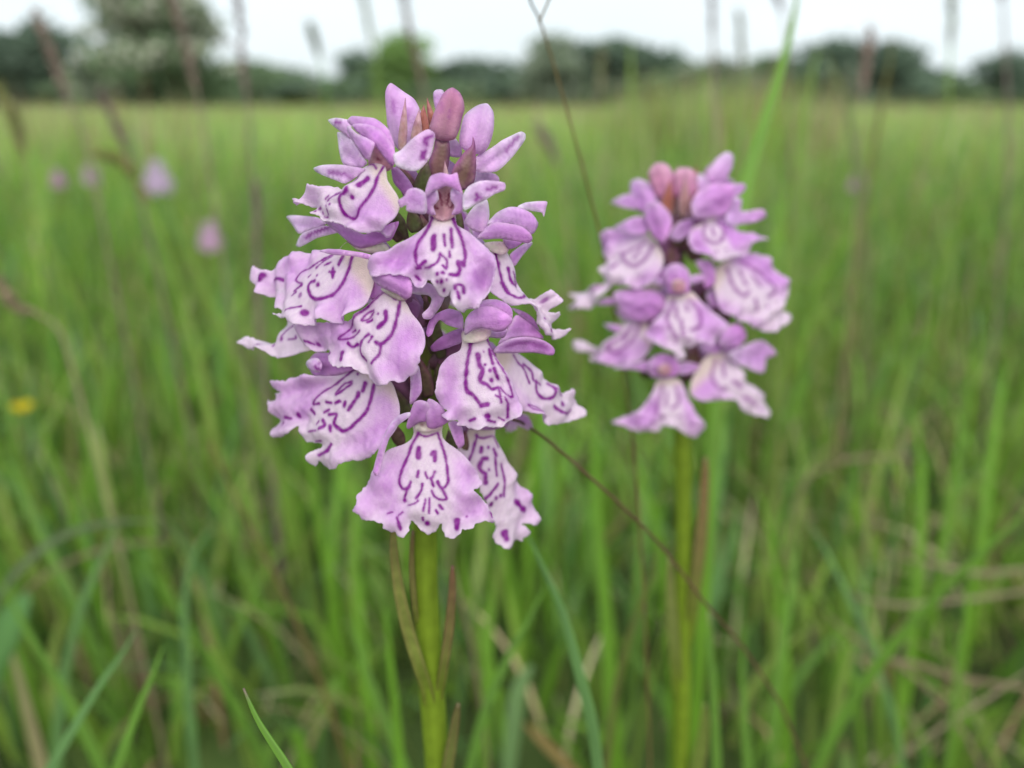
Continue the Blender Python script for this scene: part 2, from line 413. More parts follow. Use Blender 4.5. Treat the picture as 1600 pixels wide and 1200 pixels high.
def closed_spline(P, k):
    n = len(P); out = []
    for i in range(n):
        p0, p1, p2, p3 = P[(i - 1) % n], P[i], P[(i + 1) % n], P[(i + 2) % n]
        for t in np.linspace(0, 1, k, endpoint=False):
            a = 0.5 * ((2 * p1) + (-p0 + p2) * t + (2 * p0 - 5 * p1 + 4 * p2 - p3) * t * t + (-p0 + 3 * p1 - 3 * p2 + p3) * t ** 3)
            b = p1 + (p2 - p1) * t
            out.append(0.75 * a + 0.25 * b)
    return np.array(out)
def inside(P, poly):
    x, y = P[:, 0], P[:, 1]; c = np.zeros(len(P), bool); n = len(poly)
    for i in range(n):
        x0, y0 = poly[i]; x1, y1 = poly[i - 1]
        m = (y0 > y) != (y1 > y)
        if m.any():
            xi = (x1 - x0) * (y - y0) / ((y1 - y0) if y1 != y0 else 1e-12) + x0
            c ^= m & (x < xi)
    return c
def seg_dist(P, A, B):
    d = B - A; L2 = (d * d).sum() + 1e-12
    t = np.clip(((P - A) @ d) / L2, 0, 1)
    return np.linalg.norm(P - (A + t[:, None] * d), axis=1)
def edge_dist(P, poly):
    e = np.full(len(P), 1e9)
    for i in range(len(poly)): e = np.minimum(e, seg_dist(P, poly[i - 1], poly[i]))
    return e

class Sheet:
    """px outline -> curved sheet lying on a tilted plane; lengths in mm on the plane"""
    def __init__(s, anchor, Y, yaw, pitch, spine, ridge=0.0, kb=0.0, ka=0.0):
        yw, pt = math.radians(yaw), math.radians(pitch)
        s.n = np.array([math.sin(yw) * math.cos(pt), -math.cos(yw) * math.cos(pt), math.sin(pt)])
        s.P0 = at_Y(anchor[0], anchor[1], Y)
        s.ridge, s.kb, s.ka = ridge, kb, ka
        s.d = np.array([0, 0, -1.0]); s.r = np.array([1.0, 0, 0]); s.o = s.P0; s.len = 1
        a, b = s.hit(spine[0], 0), s.hit(spine[1], 0)
        d = b - a; s.len = np.linalg.norm(d) * 1000; s.d = d / np.linalg.norm(d); s.r = np.cross(s.d, s.n); s.o = a
    def hit(s, p, h):
        v = ray(p)[0]; P = s.P0 + s.n * h
        return C + v * (np.dot(P - C, s.n) / np.dot(v, s.n))
    def h(s, ab):
        a, b = ab[:, 0], ab[:, 1]
        return -s.ridge * (np.sqrt(a * a + 0.8) - 0.9) - s.ka * a * a - s.kb * (b - s.len * 0.45) ** 2
    def uv(s, px):
        px = np.atleast_2d(px); v = ray(px); hh = np.zeros(len(px))
        for _ in range(6):
            t = ((s.P0 - C) @ s.n + hh * 1e-3) / (v @ s.n)
            Q = C + v * t[:, None] - s.o
            ab = np.stack([Q @ s.r, Q @ s.d], -1) * 1000
            hh = 0.5 * hh + 0.5 * s.h(ab)
        return ab
    def pos(s, ab, h): return s.o + (ab[:, :1] * s.r + ab[:, 1:2] * s.d + h[:, None] * s.n) * 1e-3

def lip_colour(ab, e, sh, seed, tone):
    a, b = ab[:, 0], ab[:, 1]; Ln = sh.len
    white = np.array([.82, .685, .81]); lil = np.array([.74, .43, .79]); deep = np.array([.67, .31, .75]); cream = np.array([.80, .69, .60])
    side = sst(0.13 * Ln, 0.40 * Ln, np.abs(a)) * (0.55 + 0.45 * sst(0.0, 1.5, e))
    side = np.clip(side + 0.16 * sines(a, b, seed + 1, 5.0) * sst(.1 * Ln, .3 * Ln, np.abs(a)), 0, 1) * tone
    low = sst(0.72 * Ln, 1.0 * Ln, b); side = side * (1 - 0.45 * low)
    c = white + (lil - white) * side[:, None]
    bl = (sst(0.2, 1.1, sines(a, b, seed + 2, 3.2)) * 0.28 + sst(0.1, 1.0, sines(a * 1.5, b * .7, seed + 12, 1.1)) * 0.26) * side
    c = c + (deep - c) * bl[:, None]
    st = np.sin(np.arctan2(a, b + 0.25 * Ln) * 55 + 0.6 * sines(a, b, seed + 4, 2.0))
    sp = sines(a, b, seed + 6, 0.55)
    c = c * (1 + (0.055 * st * (0.3 + 0.7 * side) * (0.6 + 0.4 * sines(a, b, seed + 7, 1.8)) + 0.03 * sp)[:, None] * np.array([.7, 1.3, .5]))
    # cream throat
    k = 1 - sst(-0.02 * Ln, 0.14 * Ln, b)
    c = c + (cream - c) * k[:, None] * 0.8
    rim = 1 - sst(0.0, 0.35, e)
    c = c + (np.array([.80, .70, .83]) - c) * rim[:, None] * 0.35
    return c
STY = {   # centre colour, margin colour
    'sepal': ((.73, .42, .79), (.84, .63, .86)), 'pale': ((.78, .54, .82), (.85, .70, .87)), 'hood': ((.69, .34, .74), (.83, .54, .84)),
    'deep': ((.56, .25, .61), (.68, .40, .72)), 'mauve': ((.40, .17, .40), (.48, .26, .48)), 'bud': ((.60, .28, .42), (.68, .38, .57)), 'budr': ((.74, .36, .55), (.80, .48, .66)), 'budl': ((.76, .47, .80), (.86, .66, .87)),
    'column': ((.66, .37, .43), (.76, .54, .60)), 'cream': ((.84, .74, .68), (.82, .68, .72)), 'bract': ((.15, .115, .06), (.22, .095, .11)),
    'bractr': ((.38, .13, .085), (.46, .20, .17)), 'bractp': ((.44, .24, .22), (.55, .35, .38)), 'green': ((.10, .125, .035), (.14, .10, .07)), 'ovary': ((.24, .13, .11), (.34, .12, .28))}
PURP = np.array([.28, .005, .31]); PURP2 = np.array([.45, .12, .52]); RED = np.array([.24, .03, .09])

def sheet_part(name, sh, outline, parent, style, grid, origin, marks=(), wave=0.0, infl=0.0, closed=False, cren=0.0, seed=0, tone=1.0, mat=None, veins=0.05, k=4, thick=0.00011, markcol=None):
    ab = sh.uv(closed_spline(outline, k))
    if cren:
        # resample evenly, then nibble the margin
        seg = np.linalg.norm(np.roll(ab, -1, 0) - ab, axis=1); cs = np.concatenate([[0], np.cumsum(seg)])
        nn = max(24, int(cs[-1] / (grid * 1.1))); tt = np.linspace(0, cs[-1], nn, endpoint=False)
        ab2 = np.vstack([ab, ab[:1]]); ab = np.stack([np.interp(tt, cs, ab2[:, 0]), np.interp(tt, cs, ab2[:, 1])], -1)
        T = np.roll(ab, -1, 0) - np.roll(ab, 1, 0); T /= np.linalg.norm(T, axis=1, keepdims=True) + 1e-9
        nr = np.stack([T[:, 1], -T[:, 0]], -1)
        rr = np.random.default_rng(seed + 77); ph = rr.uniform(0, 6.28, 3)
        wgt = sst(0.25 * sh.len, 0.5 * sh.len, ab[:, 1])
        ns = np.sin(tt * 5.2 + 1.5 * np.sin(tt * 1.7 + ph[0])) * 0.6 + np.sin(tt * 9.1 + ph[1] + 2 * np.sin(tt * 2.3 + ph[2])) * 0.4
        ab = ab + nr * (ns * cren * wgt)[:, None]
    lo, hi = ab.min(0), ab.max(0)
    gx = np.arange(lo[0], hi[0], grid); gy = np.arange(lo[1], hi[1], grid * 0.866)
    G = np.stack(np.meshgrid(gx, gy), -1); G[1::2, :, 0] += grid / 2; G = G.reshape(-1, 2)
    G = G[inside(G, ab)]
    if len(G): G = G[edge_dist(G, ab) > grid * 0.55]
    allp = np.vstack([ab, G]); nb = len(ab)
    res = delaunay_2d_cdt([Vector(p) for p in allp], [(i, (i + 1) % nb) for i in range(nb)], [], 1, 1e-5)
    P2 = np.array([(v.x, v.y) for v in res[0]]); F = [list(f) for f in res[2]]
    if not F: return None
    e = edge_dist(P2, ab); em = max(e.max(), 1e-3)
    hh = sh.h(P2)
    dome = np.sqrt(np.clip(1 - (1 - e / em) ** 2, 0, 1)) * (1 - .16 * np.exp(-((np.abs(P2[:, 0]) - .42 * em) / (.14 * em)) ** 2)) if closed else 0.85 * (1 - (1 - np.clip(e / em, 0, 1)) ** 1.8)
    if wave:
        wgt = 1 - sst(0, 0.55 * em + 0.8, e); up = sst(0.12 * sh.len, 0.5 * sh.len, P2[:, 1])
        hh = hh + wave * sines(P2[:, 0], P2[:, 1], seed + 9, 4.2) * wgt * up + 0.05 * wave * sines(P2[:, 0], P2[:, 1], seed + 10, 1.6) * up
    if not closed: infl = infl * 0.62
    hh = hh + infl * em * dome * (0.55 if not closed else 1)
    if style == 'lip':
        fan = np.sin(np.arctan2(P2[:, 0], P2[:, 1] + 0.25 * sh.len) * 48 + 1.2 * sines(P2[:, 0], P2[:, 1], seed + 31, 2.2))
        hh = hh + 0.022 * fan * sst(.2 * sh.len, .6 * sh.len, P2[:, 1]) * (1 - sst(.3 * em, em, e) * .6)
    if not closed and style != 'lip':
        sgn = 1 if name == 'sepal' else -1
        hh = hh + sgn * 0.20 * np.sqrt(P2[:, 0] ** 2 + 0.01) - 0.25 * em * ((P2[:, 1] / max(sh.len, .1) - .5) * 2) ** 2 * (1 if seed % 2 else -.6)
        hh = hh + 0.012 * np.sin(P2[:, 0] / max(em, .4) * 16 + 1.5 * sines(P2[:, 0], P2[:, 1], seed + 8, 2.5))
        hh = hh + 0.07 * em * sines(P2[:, 0] * 1.6, P2[:, 1] * .6, seed + 5, 1.8) * sst(0, .6 * em, e)
    V = sh.pos(P2, hh)
    if style == 'lip':
        cc = lip_colour(P2, e, sh, seed, tone)
    else:
        c0, c1 = (np.array(x) for x in STY[style])
        q = (0.6 * sst(0, 0.3 * em, e) + 0.4 * sst(0, .9 * em, e))[:, None]
        tl = np.clip(P2[:, 1] / max(sh.len, .1), 0, 1)
        cc = c1 + (c0 - c1) * q
        cc = cc * (1 - 0.14 * np.exp(-(P2[:, 0] / (0.16 * em + .05)) ** 2))[:, None]
        vein = np.sin(P2[:, 0] / max(em, .4) * 7 + 0.5 * sines(P2[:, 0], P2[:, 1], seed, 3))
        fine = np.sin(P2[:, 0] / max(em, .4) * 19 + 1.5 * sines(P2[:, 0], P2[:, 1], seed + 8, 2.5))
        cc = cc * (1 + (0.22 * (tl - .5) * np.array([[.2, -1.0, .1]]).T).T)
        cc = cc * (1 - (veins * sst(0.2, 1, vein) * 2.4 + .05 * fine)[:, None] * np.array([.8, 1.3, .6])) * (1 + 0.09 * sines(P2[:, 0], P2[:, 1], seed + 3, 2.4))[:, None]
    for mk in marks:
        z, wpx, pts = mk[0], mk[1], mk[2]
        strength = mk[3] if len(mk) > 3 else 1.0
        L2 = sh.uv(zp(z, pts)); sc_ = ZO[z][2]
        wm = 0.5 * wpx / sc_ / FPX * np.linalg.norm(sh.o - C) * 1000
        if len(L2) > 2: L2 = spline(L2, 4)
        dm = np.full(len(P2), 1e9)
        if len(L2) == 1: dm = np.linalg.norm(P2 - L2[0], axis=1)
        for i in range(len(L2) - 1): dm = np.minimum(dm, seg_dist(P2, L2[i], L2[i + 1]))
        dm = dm + 0.022 * sines(P2[:, 0], P2[:, 1], seed + 21, 1.1)
        wm = wm * (1.02 + 0.24 * sines(P2[:, 0], P2[:, 1], seed + 41, 1.4).clip(-1, 1))
        strength = strength * (0.97 + 0.10 * sines(P2[:, 0], P2[:, 1], seed + 43, 0.8).clip(-1, .5))[:, None]
        m1 = (1 - sst(wm * 0.82 - 0.02, wm * 1.15 + 0.055, dm))[:, None] * strength
        m2 = (1 - sst(wm * 0.8, wm * 1.5 + 0.18, dm))[:, None] * strength * 0.42
        pc = PURP if markcol is None else markcol
        cc = cc + (PURP2 - cc) * m2 if markcol is None else cc
        cc = cc + (pc - cc) * m1
    if closed:
        V2 = sh.pos(P2, sh.h(P2) - infl * em * dome); n0 = len(V)
        isb = e < 1e-6
        mp_ = np.where(isb, np.arange(n0), np.arange(n0) + n0)
        F = F + [[int(mp_[i]) for i in f[::-1]] for f in F]
        V = np.vstack([V, V2]); cc = np.vstack([cc, cc])
    o = mesh(name, V, F, mat or (M_BRACT if style.startswith(('bract', 'green', 'ovary')) else M_PETAL), parent, origin, cols=np.clip(cc, 0.005, 0.9))
    if not closed and thick:
        md = o.modifiers.new('thickness', 'SOLIDIFY'); md.thickness = thick; md.offset = 0
    return o

class Orchid:
    def __init__(s, name, label, Y0, axis_px, stem_r, group=None):
        s.Y0 = Y0
        top = [at_Y(x, y, Y0) for x, y in axis_px]
        s.axis = np.array(top)                        # from the top of the spike downwards
        base = to_ground(s.axis)[-1]
        s.root = empty(name, (base[0], base[1], 0.0)); tag(s.root, label, 'orchid', group)
        P = spline(to_ground(s.axis), 5)
        R = np.interp(np.linspace(0, 1, len(P)), [0, .1, .25, .45, 1], stem_r)
        V, F = tube(P, R * 1e-3, 18)
        # ribbed stem
        zt = V[:, 2]
        ccol = np.array([[.145, .215, .016]]) * (0.92 + 0.12 * rng.random((len(V), 1)))
        hi = sst(np.interp(0.16, [0, 1], [P[0][2], P[-1][2]]), P[0][2], zt)[:, None]
        ccol = ccol * (1 - hi) + np.array([.11, .10, .04]) * hi
        k = np.arange(len(V)) % 18
        ccol = ccol * (1 + 0.10 * np.sin(k * 2.1))[:, None]
        mesh('stem', V, F, M_STEM, s.root, cols=ccol)
        s.k = 0
    def axis_at(s, z):
        A = s.axis[::-1]; return np.array([np.interp(z, A[:, 2], A[:, i]) for i in range(3)])
    def flower(s, throat_px, dz, yaw, lab=None):
        """ovary and spur carry the flower; lip, hood and sepals are its children"""
        th = at_Y(throat_px[0], throat_px[1], s.Y0 + dz * 1e-3); yw = math.radians(yaw)
        nrm = np.array([math.sin(yw), -math.cos(yw), 0])
        a = s.axis_at(th[2] - 0.006)
        p1 = th - nrm * 0.0022
        P = spline([a, a * .5 + p1 * .5 + np.array([0, 0, -0.0008]), p1], 5)
        V, F = tube(P, np.interp(np.linspace(0, 1, len(P)), [0, .5, 1], [.8, 1.25, .8]) * 1e-3, 9)
        cc = np.array([[.16, .10, .07]]) * (1 - np.linspace(0, 1, len(V))[:, None]) + np.array([[.33, .14, .30]]) * np.linspace(0, 1, len(V))[:, None]
        cc = cc * (1 + 0.15 * np.sin(np.arange(len(V)) * 2.0))[:, None]
        f = mesh('flower', V, F, M_BRACT, s.root, th, cols=cc)
        q = th - nrm * 0.0026
        P = spline([q + [0, 0, 0.0003], q - nrm * 0.002 + [0, 0, -0.002], q - nrm * 0.0028 + [0, 0, -0.0055]], 4)
        V, F = tube(P, np.linspace(.95, .45, len(P)) * 1e-3, 8)
        mesh('spur', V, F, M_PETAL, f, cols=np.tile([.55, .33, .62], (len(V), 1)))
        return f
    def lip(s, f, z, pts, throat, tip, dz, yaw, pitch, marks, ridge=.18, kb=.018, ka=.004, grid=.15, wave=.8, cren=.085, tone=1.0, anchor=None):
        s.k += 13
        O, Tt, Tp = zp(z, pts), zp(z, throat)[0], zp(z, tip)[0]
        sh = Sheet(zp(z, anchor)[0] if anchor else Tt, s.Y0 + dz * 1e-3, yaw, pitch, (Tt, Tp), ridge, kb, ka)
        return sheet_part('lip', sh, O, f, 'lip', grid, ORG[f.name], marks, wave, 0, False, cren, seed=s.k, tone=tone)
    def petal(s, f, name, z, pts, dz, yaw, pitch, style, infl=.3, closed=False, marks=(), spine=None, grid=.34, ridge=0.0, ka=0.0, kb=0.0, markcol=None, wave=0.0, veins=.05):
        s.k += 7
        O = zp(z, pts); c = O.mean(0)
        if spine is None:
            # long axis of the outline
            u, sv, vt = np.linalg.svd(O - c); d = vt[0] * np.ptp((O - c) @ vt[0]) / 2; sp = (c - d, c + d)
        else: sp = tuple(zp(z, spine))
        sh = Sheet(c, s.Y0 + dz * 1e-3, yaw, pitch, sp, ridge, kb, ka)
        par = f if f is not None else s.root
        return sheet_part(name, sh, O, par, style, grid, ORG[par.name] if f is not None else np.array(sh.o), marks, wave, infl, closed, seed=s.k, veins=veins, markcol=markcol)
    def bract(s, z, base, tip, wd, dz, style='bract', yaw=0, bend=0.0):
        b, t = zp(z, base)[0], zp(z, tip)[0]; wd = wd / ZO[z][2]
        d = t - b; nrm = np.array([-d[1], d[0]]) / (np.linalg.norm(d) + 1e-9)
        pr = [(0, .55), (.12, .85), (.3, 1.0), (.55, .8), (.8, .4), (1, .02)]
        pts = [b + d * q + nrm * (wd / 2 * w_ + bend * wd * math.sin(q * 3.14)) for q, w_ in pr] + [b + d * q + nrm * (-wd / 2 * w_ + bend * wd * math.sin(q * 3.14)) for q, w_ in pr[::-1]]
        return s.petal(None, 'bract', 'P', np.array(pts), dz, yaw, 0, style, infl=.45, grid=.4, spine=[tuple(b), tuple(t)], veins=.12)
    def copy_flower(s, f, zrot, dz_up, ctr=None):
        o = f.copy(); col.objects.link(o)
        org = ORG[f.name]; a = s.axis_at(org[2]); p = org - a
        c_, s_ = math.cos(zrot), math.sin(zrot)
        q = np.array([p[0] * c_ - p[1] * s_, p[0] * s_ + p[1] * c_, p[2]]) + s.axis_at(org[2] + dz_up); q[2] = org[2] + dz_up
        o.location = q - ORG[s.root.name]; o.rotation_euler = (0, 0, zrot)
        for ch in f.children:
            c = ch.copy(); col.objects.link(c); c.parent = o
        return o

# ------------------------------------------------------------------ the front orchid
A = Orchid('spotted_orchid', 'sharp lilac spotted orchid spike with bold purple loops on white lips, broad green stem',
           0.090, [(688, 205), (684, 300), (678, 400), (672, 520), (666, 680), (664, 850), (669, 1000), (684, 1200)], [.45, .9, 1.4, 1.78, 2.2])
def D(z, w_, *pts, s=1.0): return (z, w_, list(pts), s)

# lowest flower, facing the camera
f = A.flower((662, 655), -8, 0); FA1 = f
A.lip(f, '8', [(515,200),(512,270),(490,320),(440,355),(380,375),(310,405),(245,490),(190,590),(160,655),(125,690),(80,752),(85,790),(55,862),(105,875),(112,905),(160,925),(270,945),(290,990),(340,1012),(375,1015),(385,1045),(415,1055),(450,1040),(475,1000),(480,955),(487,925),(510,950),(545,985),(590,1025),(625,1035),(665,1015),(700,975),(710,948),(722,965),(725,1005),(745,1045),(780,1062),(830,1050),(865,1020),(875,985),(915,990),(960,975),(985,945),(1050,935),(1100,942),(1120,925),(1090,870),(1050,800),(1000,740),(960,697),(1000,682),(1025,650),(1010,620),(970,540),(900,450),(830,390),(770,350),(730,310),(722,260),(718,200)],
    [(618, 240)], [(625, 1030)], -8.5, 0, 24, [
    D('8',11,(540,275),(605,298),(690,270)), D('8',18,(548,275),(500,360),(455,480),(415,570),(405,640),(430,690),(470,680),(488,640)), D('8',14,(465,690),(440,765)), D('8',30,(445,778)),
    D('8',17,(690,275),(725,370),(750,470),(765,560),(768,640),(740,680),(715,680),(690,635)), D('8',14,(715,680),(745,730),(755,765),(710,772),(665,745),(645,705)),
    D('8',36,(553,385),(546,448)), D('8',26,(668,415),(670,480)), D('8',20,(655,410),(642,432)), D('8',18,(548,560),(540,598)), D('8',14,(598,568),(615,608)), D('8',18,(670,565),(652,605)), D('8',13,(640,610),(660,670)),
    D('8',15,(575,655),(570,700),(530,760)), D('8',12,(630,760),(628,870)), D('8',11,(600,770),(585,850)), D('8',32,(612,945)), D('8',14,(582,905),(583,925)), D('8',38,(835,928),(832,980)), D('8',22,(390,908),(412,990)), D('8',8,(400,890),(430,865)),
    D('8',8,(315,878),(355,865)), D('8',16,(905,900)), D('8',16,(700,810),(725,840)), D('8',12,(675,850),(692,875)), D('8',9,(470,815),(520,800),(545,780)), D('8',9,(1088,865),(1102,897)), D('8',8,(575,1010))], tone=.85)
A.petal(f, 'hood', '8', [(460,215),(480,130),(510,50),(560,25),(620,40),(645,130),(615,185),(550,195),(480,235)], -10, -15, -10, 'hood', infl=.75)
A.petal(f, 'hood', '8', [(605,150),(620,40),(650,30),(700,60),(760,130),(785,190),(720,225),(660,250),(618,235)], -10.3, 15, -10, 'hood', infl=.75)
A.petal(f, 'column', '8', [(525,180),(610,150),(715,180),(722,235),(610,262),(518,240)], -9.0, 0, 28, 'cream', infl=.05, marks=[D('8',16,(545,205),(600,208),s=.8)], markcol=RED)
A.petal(f, 'sepal', '8', [(480,115),(400,138),(340,200),(290,290),(250,400),(215,520),(208,575),(240,590),(265,530),(290,430),(330,310),(385,222),(480,150)], -11.5, -20, 5, 'sepal', infl=.5)
A.petal(f, 'sepal', '8', [(765,190),(830,180),(870,225),(886,350),(850,382),(825,350),(790,265)], -9, 25, 5, 'hood', infl=.5)

# low flower turned away behind it
f = A.flower((757, 680), -2, 45); FA2 = f
A.lip(f, '8', [(930,240),(900,330),(835,390),(890,460),(960,560),(1000,700),(1050,800),(1110,900),(1130,960),(1140,1000),(1120,1050),(1150,1110),(1200,1140),(1260,1110),(1290,1075),(1340,1085),(1340,1060),(1375,1015),(1330,950),(1390,955),(1430,955),(1440,920),(1420,840),(1390,740),(1310,640),(1260,560),(1200,450),(1150,360),(1120,300),(1110,235)],
    [(1020, 270)], [(1200, 1130)], -2, 32, 18, [
    D('8',12,(975,290),(1020,310),(1100,295)), D('8',18,(985,290),(960,380),(930,475)), D('8',7,(1110,300),(1145,380)), D('8',26,(1018,382),(1012,412)), D('8',20,(1068,378)), D('8',26,(1112,395),(1126,440)),
    D('8',28,(1060,460),(1020,468),(1010,540),(1040,580)), D('8',36,(1040,605),(1040,638)), D('8',18,(1120,460),(1132,590)), D('8',16,(1172,505),(1190,620),(1185,745)), D('8',20,(1140,655),(1095,710),(1040,760)),
    D('8',28,(1125,760)), D('8',34,(1090,805)), D('8',28,(1160,740)), D('8',20,(1072,545)), D('8',38,(1275,780),(1340,855)), D('8',46,(1195,1015),(1200,1060)), D('8',10,(945,705),(970,722))], tone=.7)
A.petal(f, 'hood', '8', [(900,170),(960,120),(1080,110),(1170,150),(1200,210),(1110,250),(1000,250),(930,240)], -3, 35, 0, 'deep', infl=.7)

# right-hand flower at mid height
f = A.flower((745, 522), -8, 12); FA3 = f
A.lip(f, '6', [(415,385),(410,480),(390,540),(310,580),(240,660),(215,760),(200,880),(230,930),(240,980),(300,1010),(248,1042),(290,1080),(380,1090),(370,1120),(430,1130),(520,1160),(590,1135),(700,1140),(740,1130),(760,1095),(850,1060),(882,1000),(870,960),(850,920),(830,860),(790,780),(740,690),(690,610),(650,540),(622,480),(600,400)],
    [(520, 430)], [(640, 1140)], -8.5, 6, 22, [
    D('6',12,(480,450),(510,470),(550,440),(600,440)), D('6',26,(480,455),(465,560),(445,680),(445,840),(500,890),(540,945)), D('6',30,(560,970),(612,960)), D('6',11,(600,440),(680,610),(760,760),(800,900),(740,870),(710,830)),
    D('6',32,(532,570),(550,660),(572,690),(550,770),(580,795)), D('6',22,(622,530),(650,640)), D('6',22,(660,680),(693,760)), D('6',22,(590,650)), D('6',26,(625,692)), D('6',34,(638,768)), D('6',20,(600,800),(640,840),(690,830)),
    D('6',18,(700,850),(715,940)), D('6',12,(672,890),(700,905)), D('6',20,(768,960),(772,1060)), D('6',8,(740,900),(770,960)), D('6',44,(610,1050)), D('6',22,(612,1085),(668,1096)), D('6',26,(478,1086),(508,1074)), D('6',10,(700,1060),(745,1085)), D('6',10,(578,545))], ridge=.30, tone=.95)
A.petal(f, 'hood', '6', [(430,415),(436,300),(480,240),(560,200),(650,200),(740,240),(802,290),(790,330),(740,382),(680,392),(600,368),(540,365),(490,382)], -10.5, 5, 8, 'hood', infl=.75)
A.petal(f, 'hood', '6', [(530,200),(580,145),(680,138),(760,170),(802,220),(802,300),(730,250),(640,205)], -8.0, 15, 25, 'hood', infl=.5)
A.petal(f, 'column', '6', [(425,400),(500,370),(610,365),(640,400),(600,450),(510,475),(420,470)], -9.2, 0, 28, 'cream', infl=.05)
A.petal(f, 'petal', '6', [(610,385),(690,385),(765,370),(740,440),(660,440),(615,430)], -8.5, 25, -5, 'sepal', infl=.5)
A.petal(f, 'sepal', '6', [(425,295),(400,240),(320,213),(250,235),(190,270),(150,330),(133,400),(150,432),(180,410),(200,345),(240,300),(300,342),(420,370)], -9.0, -15, 20, 'deep', infl=.4)
A.petal(f, 'sepal', '6', [(415,365),(320,390),(220,450),(163,510),(180,547),(260,530),(340,500),(410,470)], -6.5, -15, 0, 'deep', infl=.4)
A.petal(f, 'sepal', '6', [(650,545),(690,490),(780,440),(900,425),(1020,445),(1100,490),(1127,530),(1100,566),(960,548),(800,552)], -5.5, 25, -12, 'hood', infl=.45, marks=[D('6',34,(760,490),(880,472),(1060,505),s=.45)])
A.petal(f, 'sepal', '6', [(690,490),(760,380),(810,270),(850,265),(950,320),(1005,385),(1045,445),(900,430),(780,445)], -3.8, 30, 10, 'hood', infl=.4)
A.petal(f, 'sepal', '6', [(795,205),(900,240),(965,290),(1015,385),(960,335),(870,275)], -3.5, 35, 10, 'deep', infl=.4)

# its neighbour turned to the right
f = A.flower((797, 552), -1, 58); FA4 = f
A.lip(f, '6', [(680,540),(800,545),(860,570),(960,650),(1080,770),(1180,870),(1210,865),(1250,845),(1290,880),(1312,915),(1310,960),(1335,1000),(1362,1042),(1300,1080),(1220,1100),(1120,1116),(1050,1080),(950,1045),(870,1000),(800,900),(740,760),(690,650)],
    [(790, 560)], [(1300, 1060)], -1.5, 48, 25, [
    D('6',14,(810,575),(850,640),(890,680),(935,795)), D('6',18,(890,650),(950,700),(970,770),(1030,800)), D('6',20,(990,775),(990,860),(1040,910),(1110,905),(1118,850),(1085,800)), D('6',20,(1130,970),(1180,1015),(1250,1025),(1272,1000)),
    D('6',44,(1195,955)), D('6',9,(905,965),(950,975),(1000,1030),(950,1015),(910,970)), D('6',8,(1110,830),(1190,890))], ridge=.2, tone=.9, grid=.17)

# upper middle flower, facing the camera, its hood open
f = A.flower((692, 338), -9, 0); FA5 = f
A.lip(f, 'Z', [(893,640),(885,680),(850,715),(800,750),(740,775),(690,812),(640,830),(612,865),(620,905),(650,927),(700,908),(740,915),(795,920),(815,950),(850,975),(870,950),(876,928),(893,935),(905,962),(940,1000),(975,1000),(986,985),(985,1025),(1000,1060),(1030,1085),(1060,1065),(1110,1060),(1125,1030),(1150,990),(1175,930),(1187,880),(1180,832),(1130,780),(1060,720),(1012,690),(998,640)],
    [(945, 660)], [(960, 1020)], -9.5, 0, 28, [
    D('Z',7,(895,655),(912,652),(930,668)), D('Z',7,(965,660),(985,652),(995,665)), D('Z',12,(905,658),(880,710),(840,780),(828,830),(838,872),(872,855)), D('Z',9,(850,880),(832,882)), D('Z',13,(992,660),(1010,700),(1035,760),(1048,830),(1042,868)), D('Z',15,(1040,868),(1015,856)), D('Z',15,(1015,865),(1024,890),(1010,922),(982,918)),
    D('Z',24,(910,742),(905,795)), D('Z',10,(954,735),(958,782)), D('Z',13,(984,710),(990,792)), D('Z',7,(978,808),(980,832)), D('Z',9,(937,820),(930,850),(905,875),(870,880)), D('Z',8,(937,820),(966,850),(966,880)), D('Z',7,(948,872),(962,890)), D('Z',14,(925,915)), D('Z',14,(950,910)), D('Z',16,(945,945)), D('Z',12,(955,975)), D('Z',10,(925,945)), D('Z',10,(968,940)), D('Z',12,(1008,985),(1012,970),(1036,970),(1042,1000)), D('Z',12,(1015,1000),(1022,1028)), D('Z',10,(825,910),(845,928))], tone=1.1, wave=1.1, ridge=.2)
A.petal(f, 'hood', 'Z', [(866,560),(878,505),(895,468),(940,455),(985,467),(1012,458),(1022,500),(1038,550),(1010,535),(962,512),(918,530)], -11, 0, 22, 'hood', infl=.55, wave=.4)
A.petal(f, 'petal', 'Z', [(868,548),(918,528),(928,575),(905,608),(915,645),(875,638),(864,600)], -10.6, -20, 0, 'sepal', infl=.5)
A.petal(f, 'petal', 'Z', [(1037,548),(990,528),(984,575),(1002,608),(990,645),(1032,635),(1042,600)], -10.6, 20, 0, 'sepal', infl=.5)
A.petal(f, 'column', 'Z', [(900,540),(950,505),(1005,535),(1005,640),(980,665),(950,672),(920,665),(895,640)], -9.6, 0, 0, 'column', infl=-.15, markcol=RED, marks=[D('Z',9,(905,592),(912,608),(925,618)), D('Z',9,(992,590),(990,606),(975,616)), D('Z',9,(932,545),(945,600)), D('Z',9,(978,545),(968,600)), D('Z',5,(958,540),(957,595),s=.5)], grid=.2)
A.petal(f, 'sepal', 'Z', [(872,548),(830,524),(795,533),(778,560),(748,583),(763,612),(787,600),(790,627),(830,637),(872,637)], -11.3, -12, 5, 'sepal', infl=.5)
A.petal(f, 'sepal', 'Z', [(1036,560),(1060,520),(1110,495),(1170,493),(1222,503),(1222,535),(1180,552),(1140,577),(1090,602),(1040,625)], -10.5, 15, 10, 'pale', infl=.35, marks=[D('Z',14,(1095,553),(1110,572)), D('Z',12,(1090,585)), D('Z',11,(1140,532),(1185,522),s=.8)])

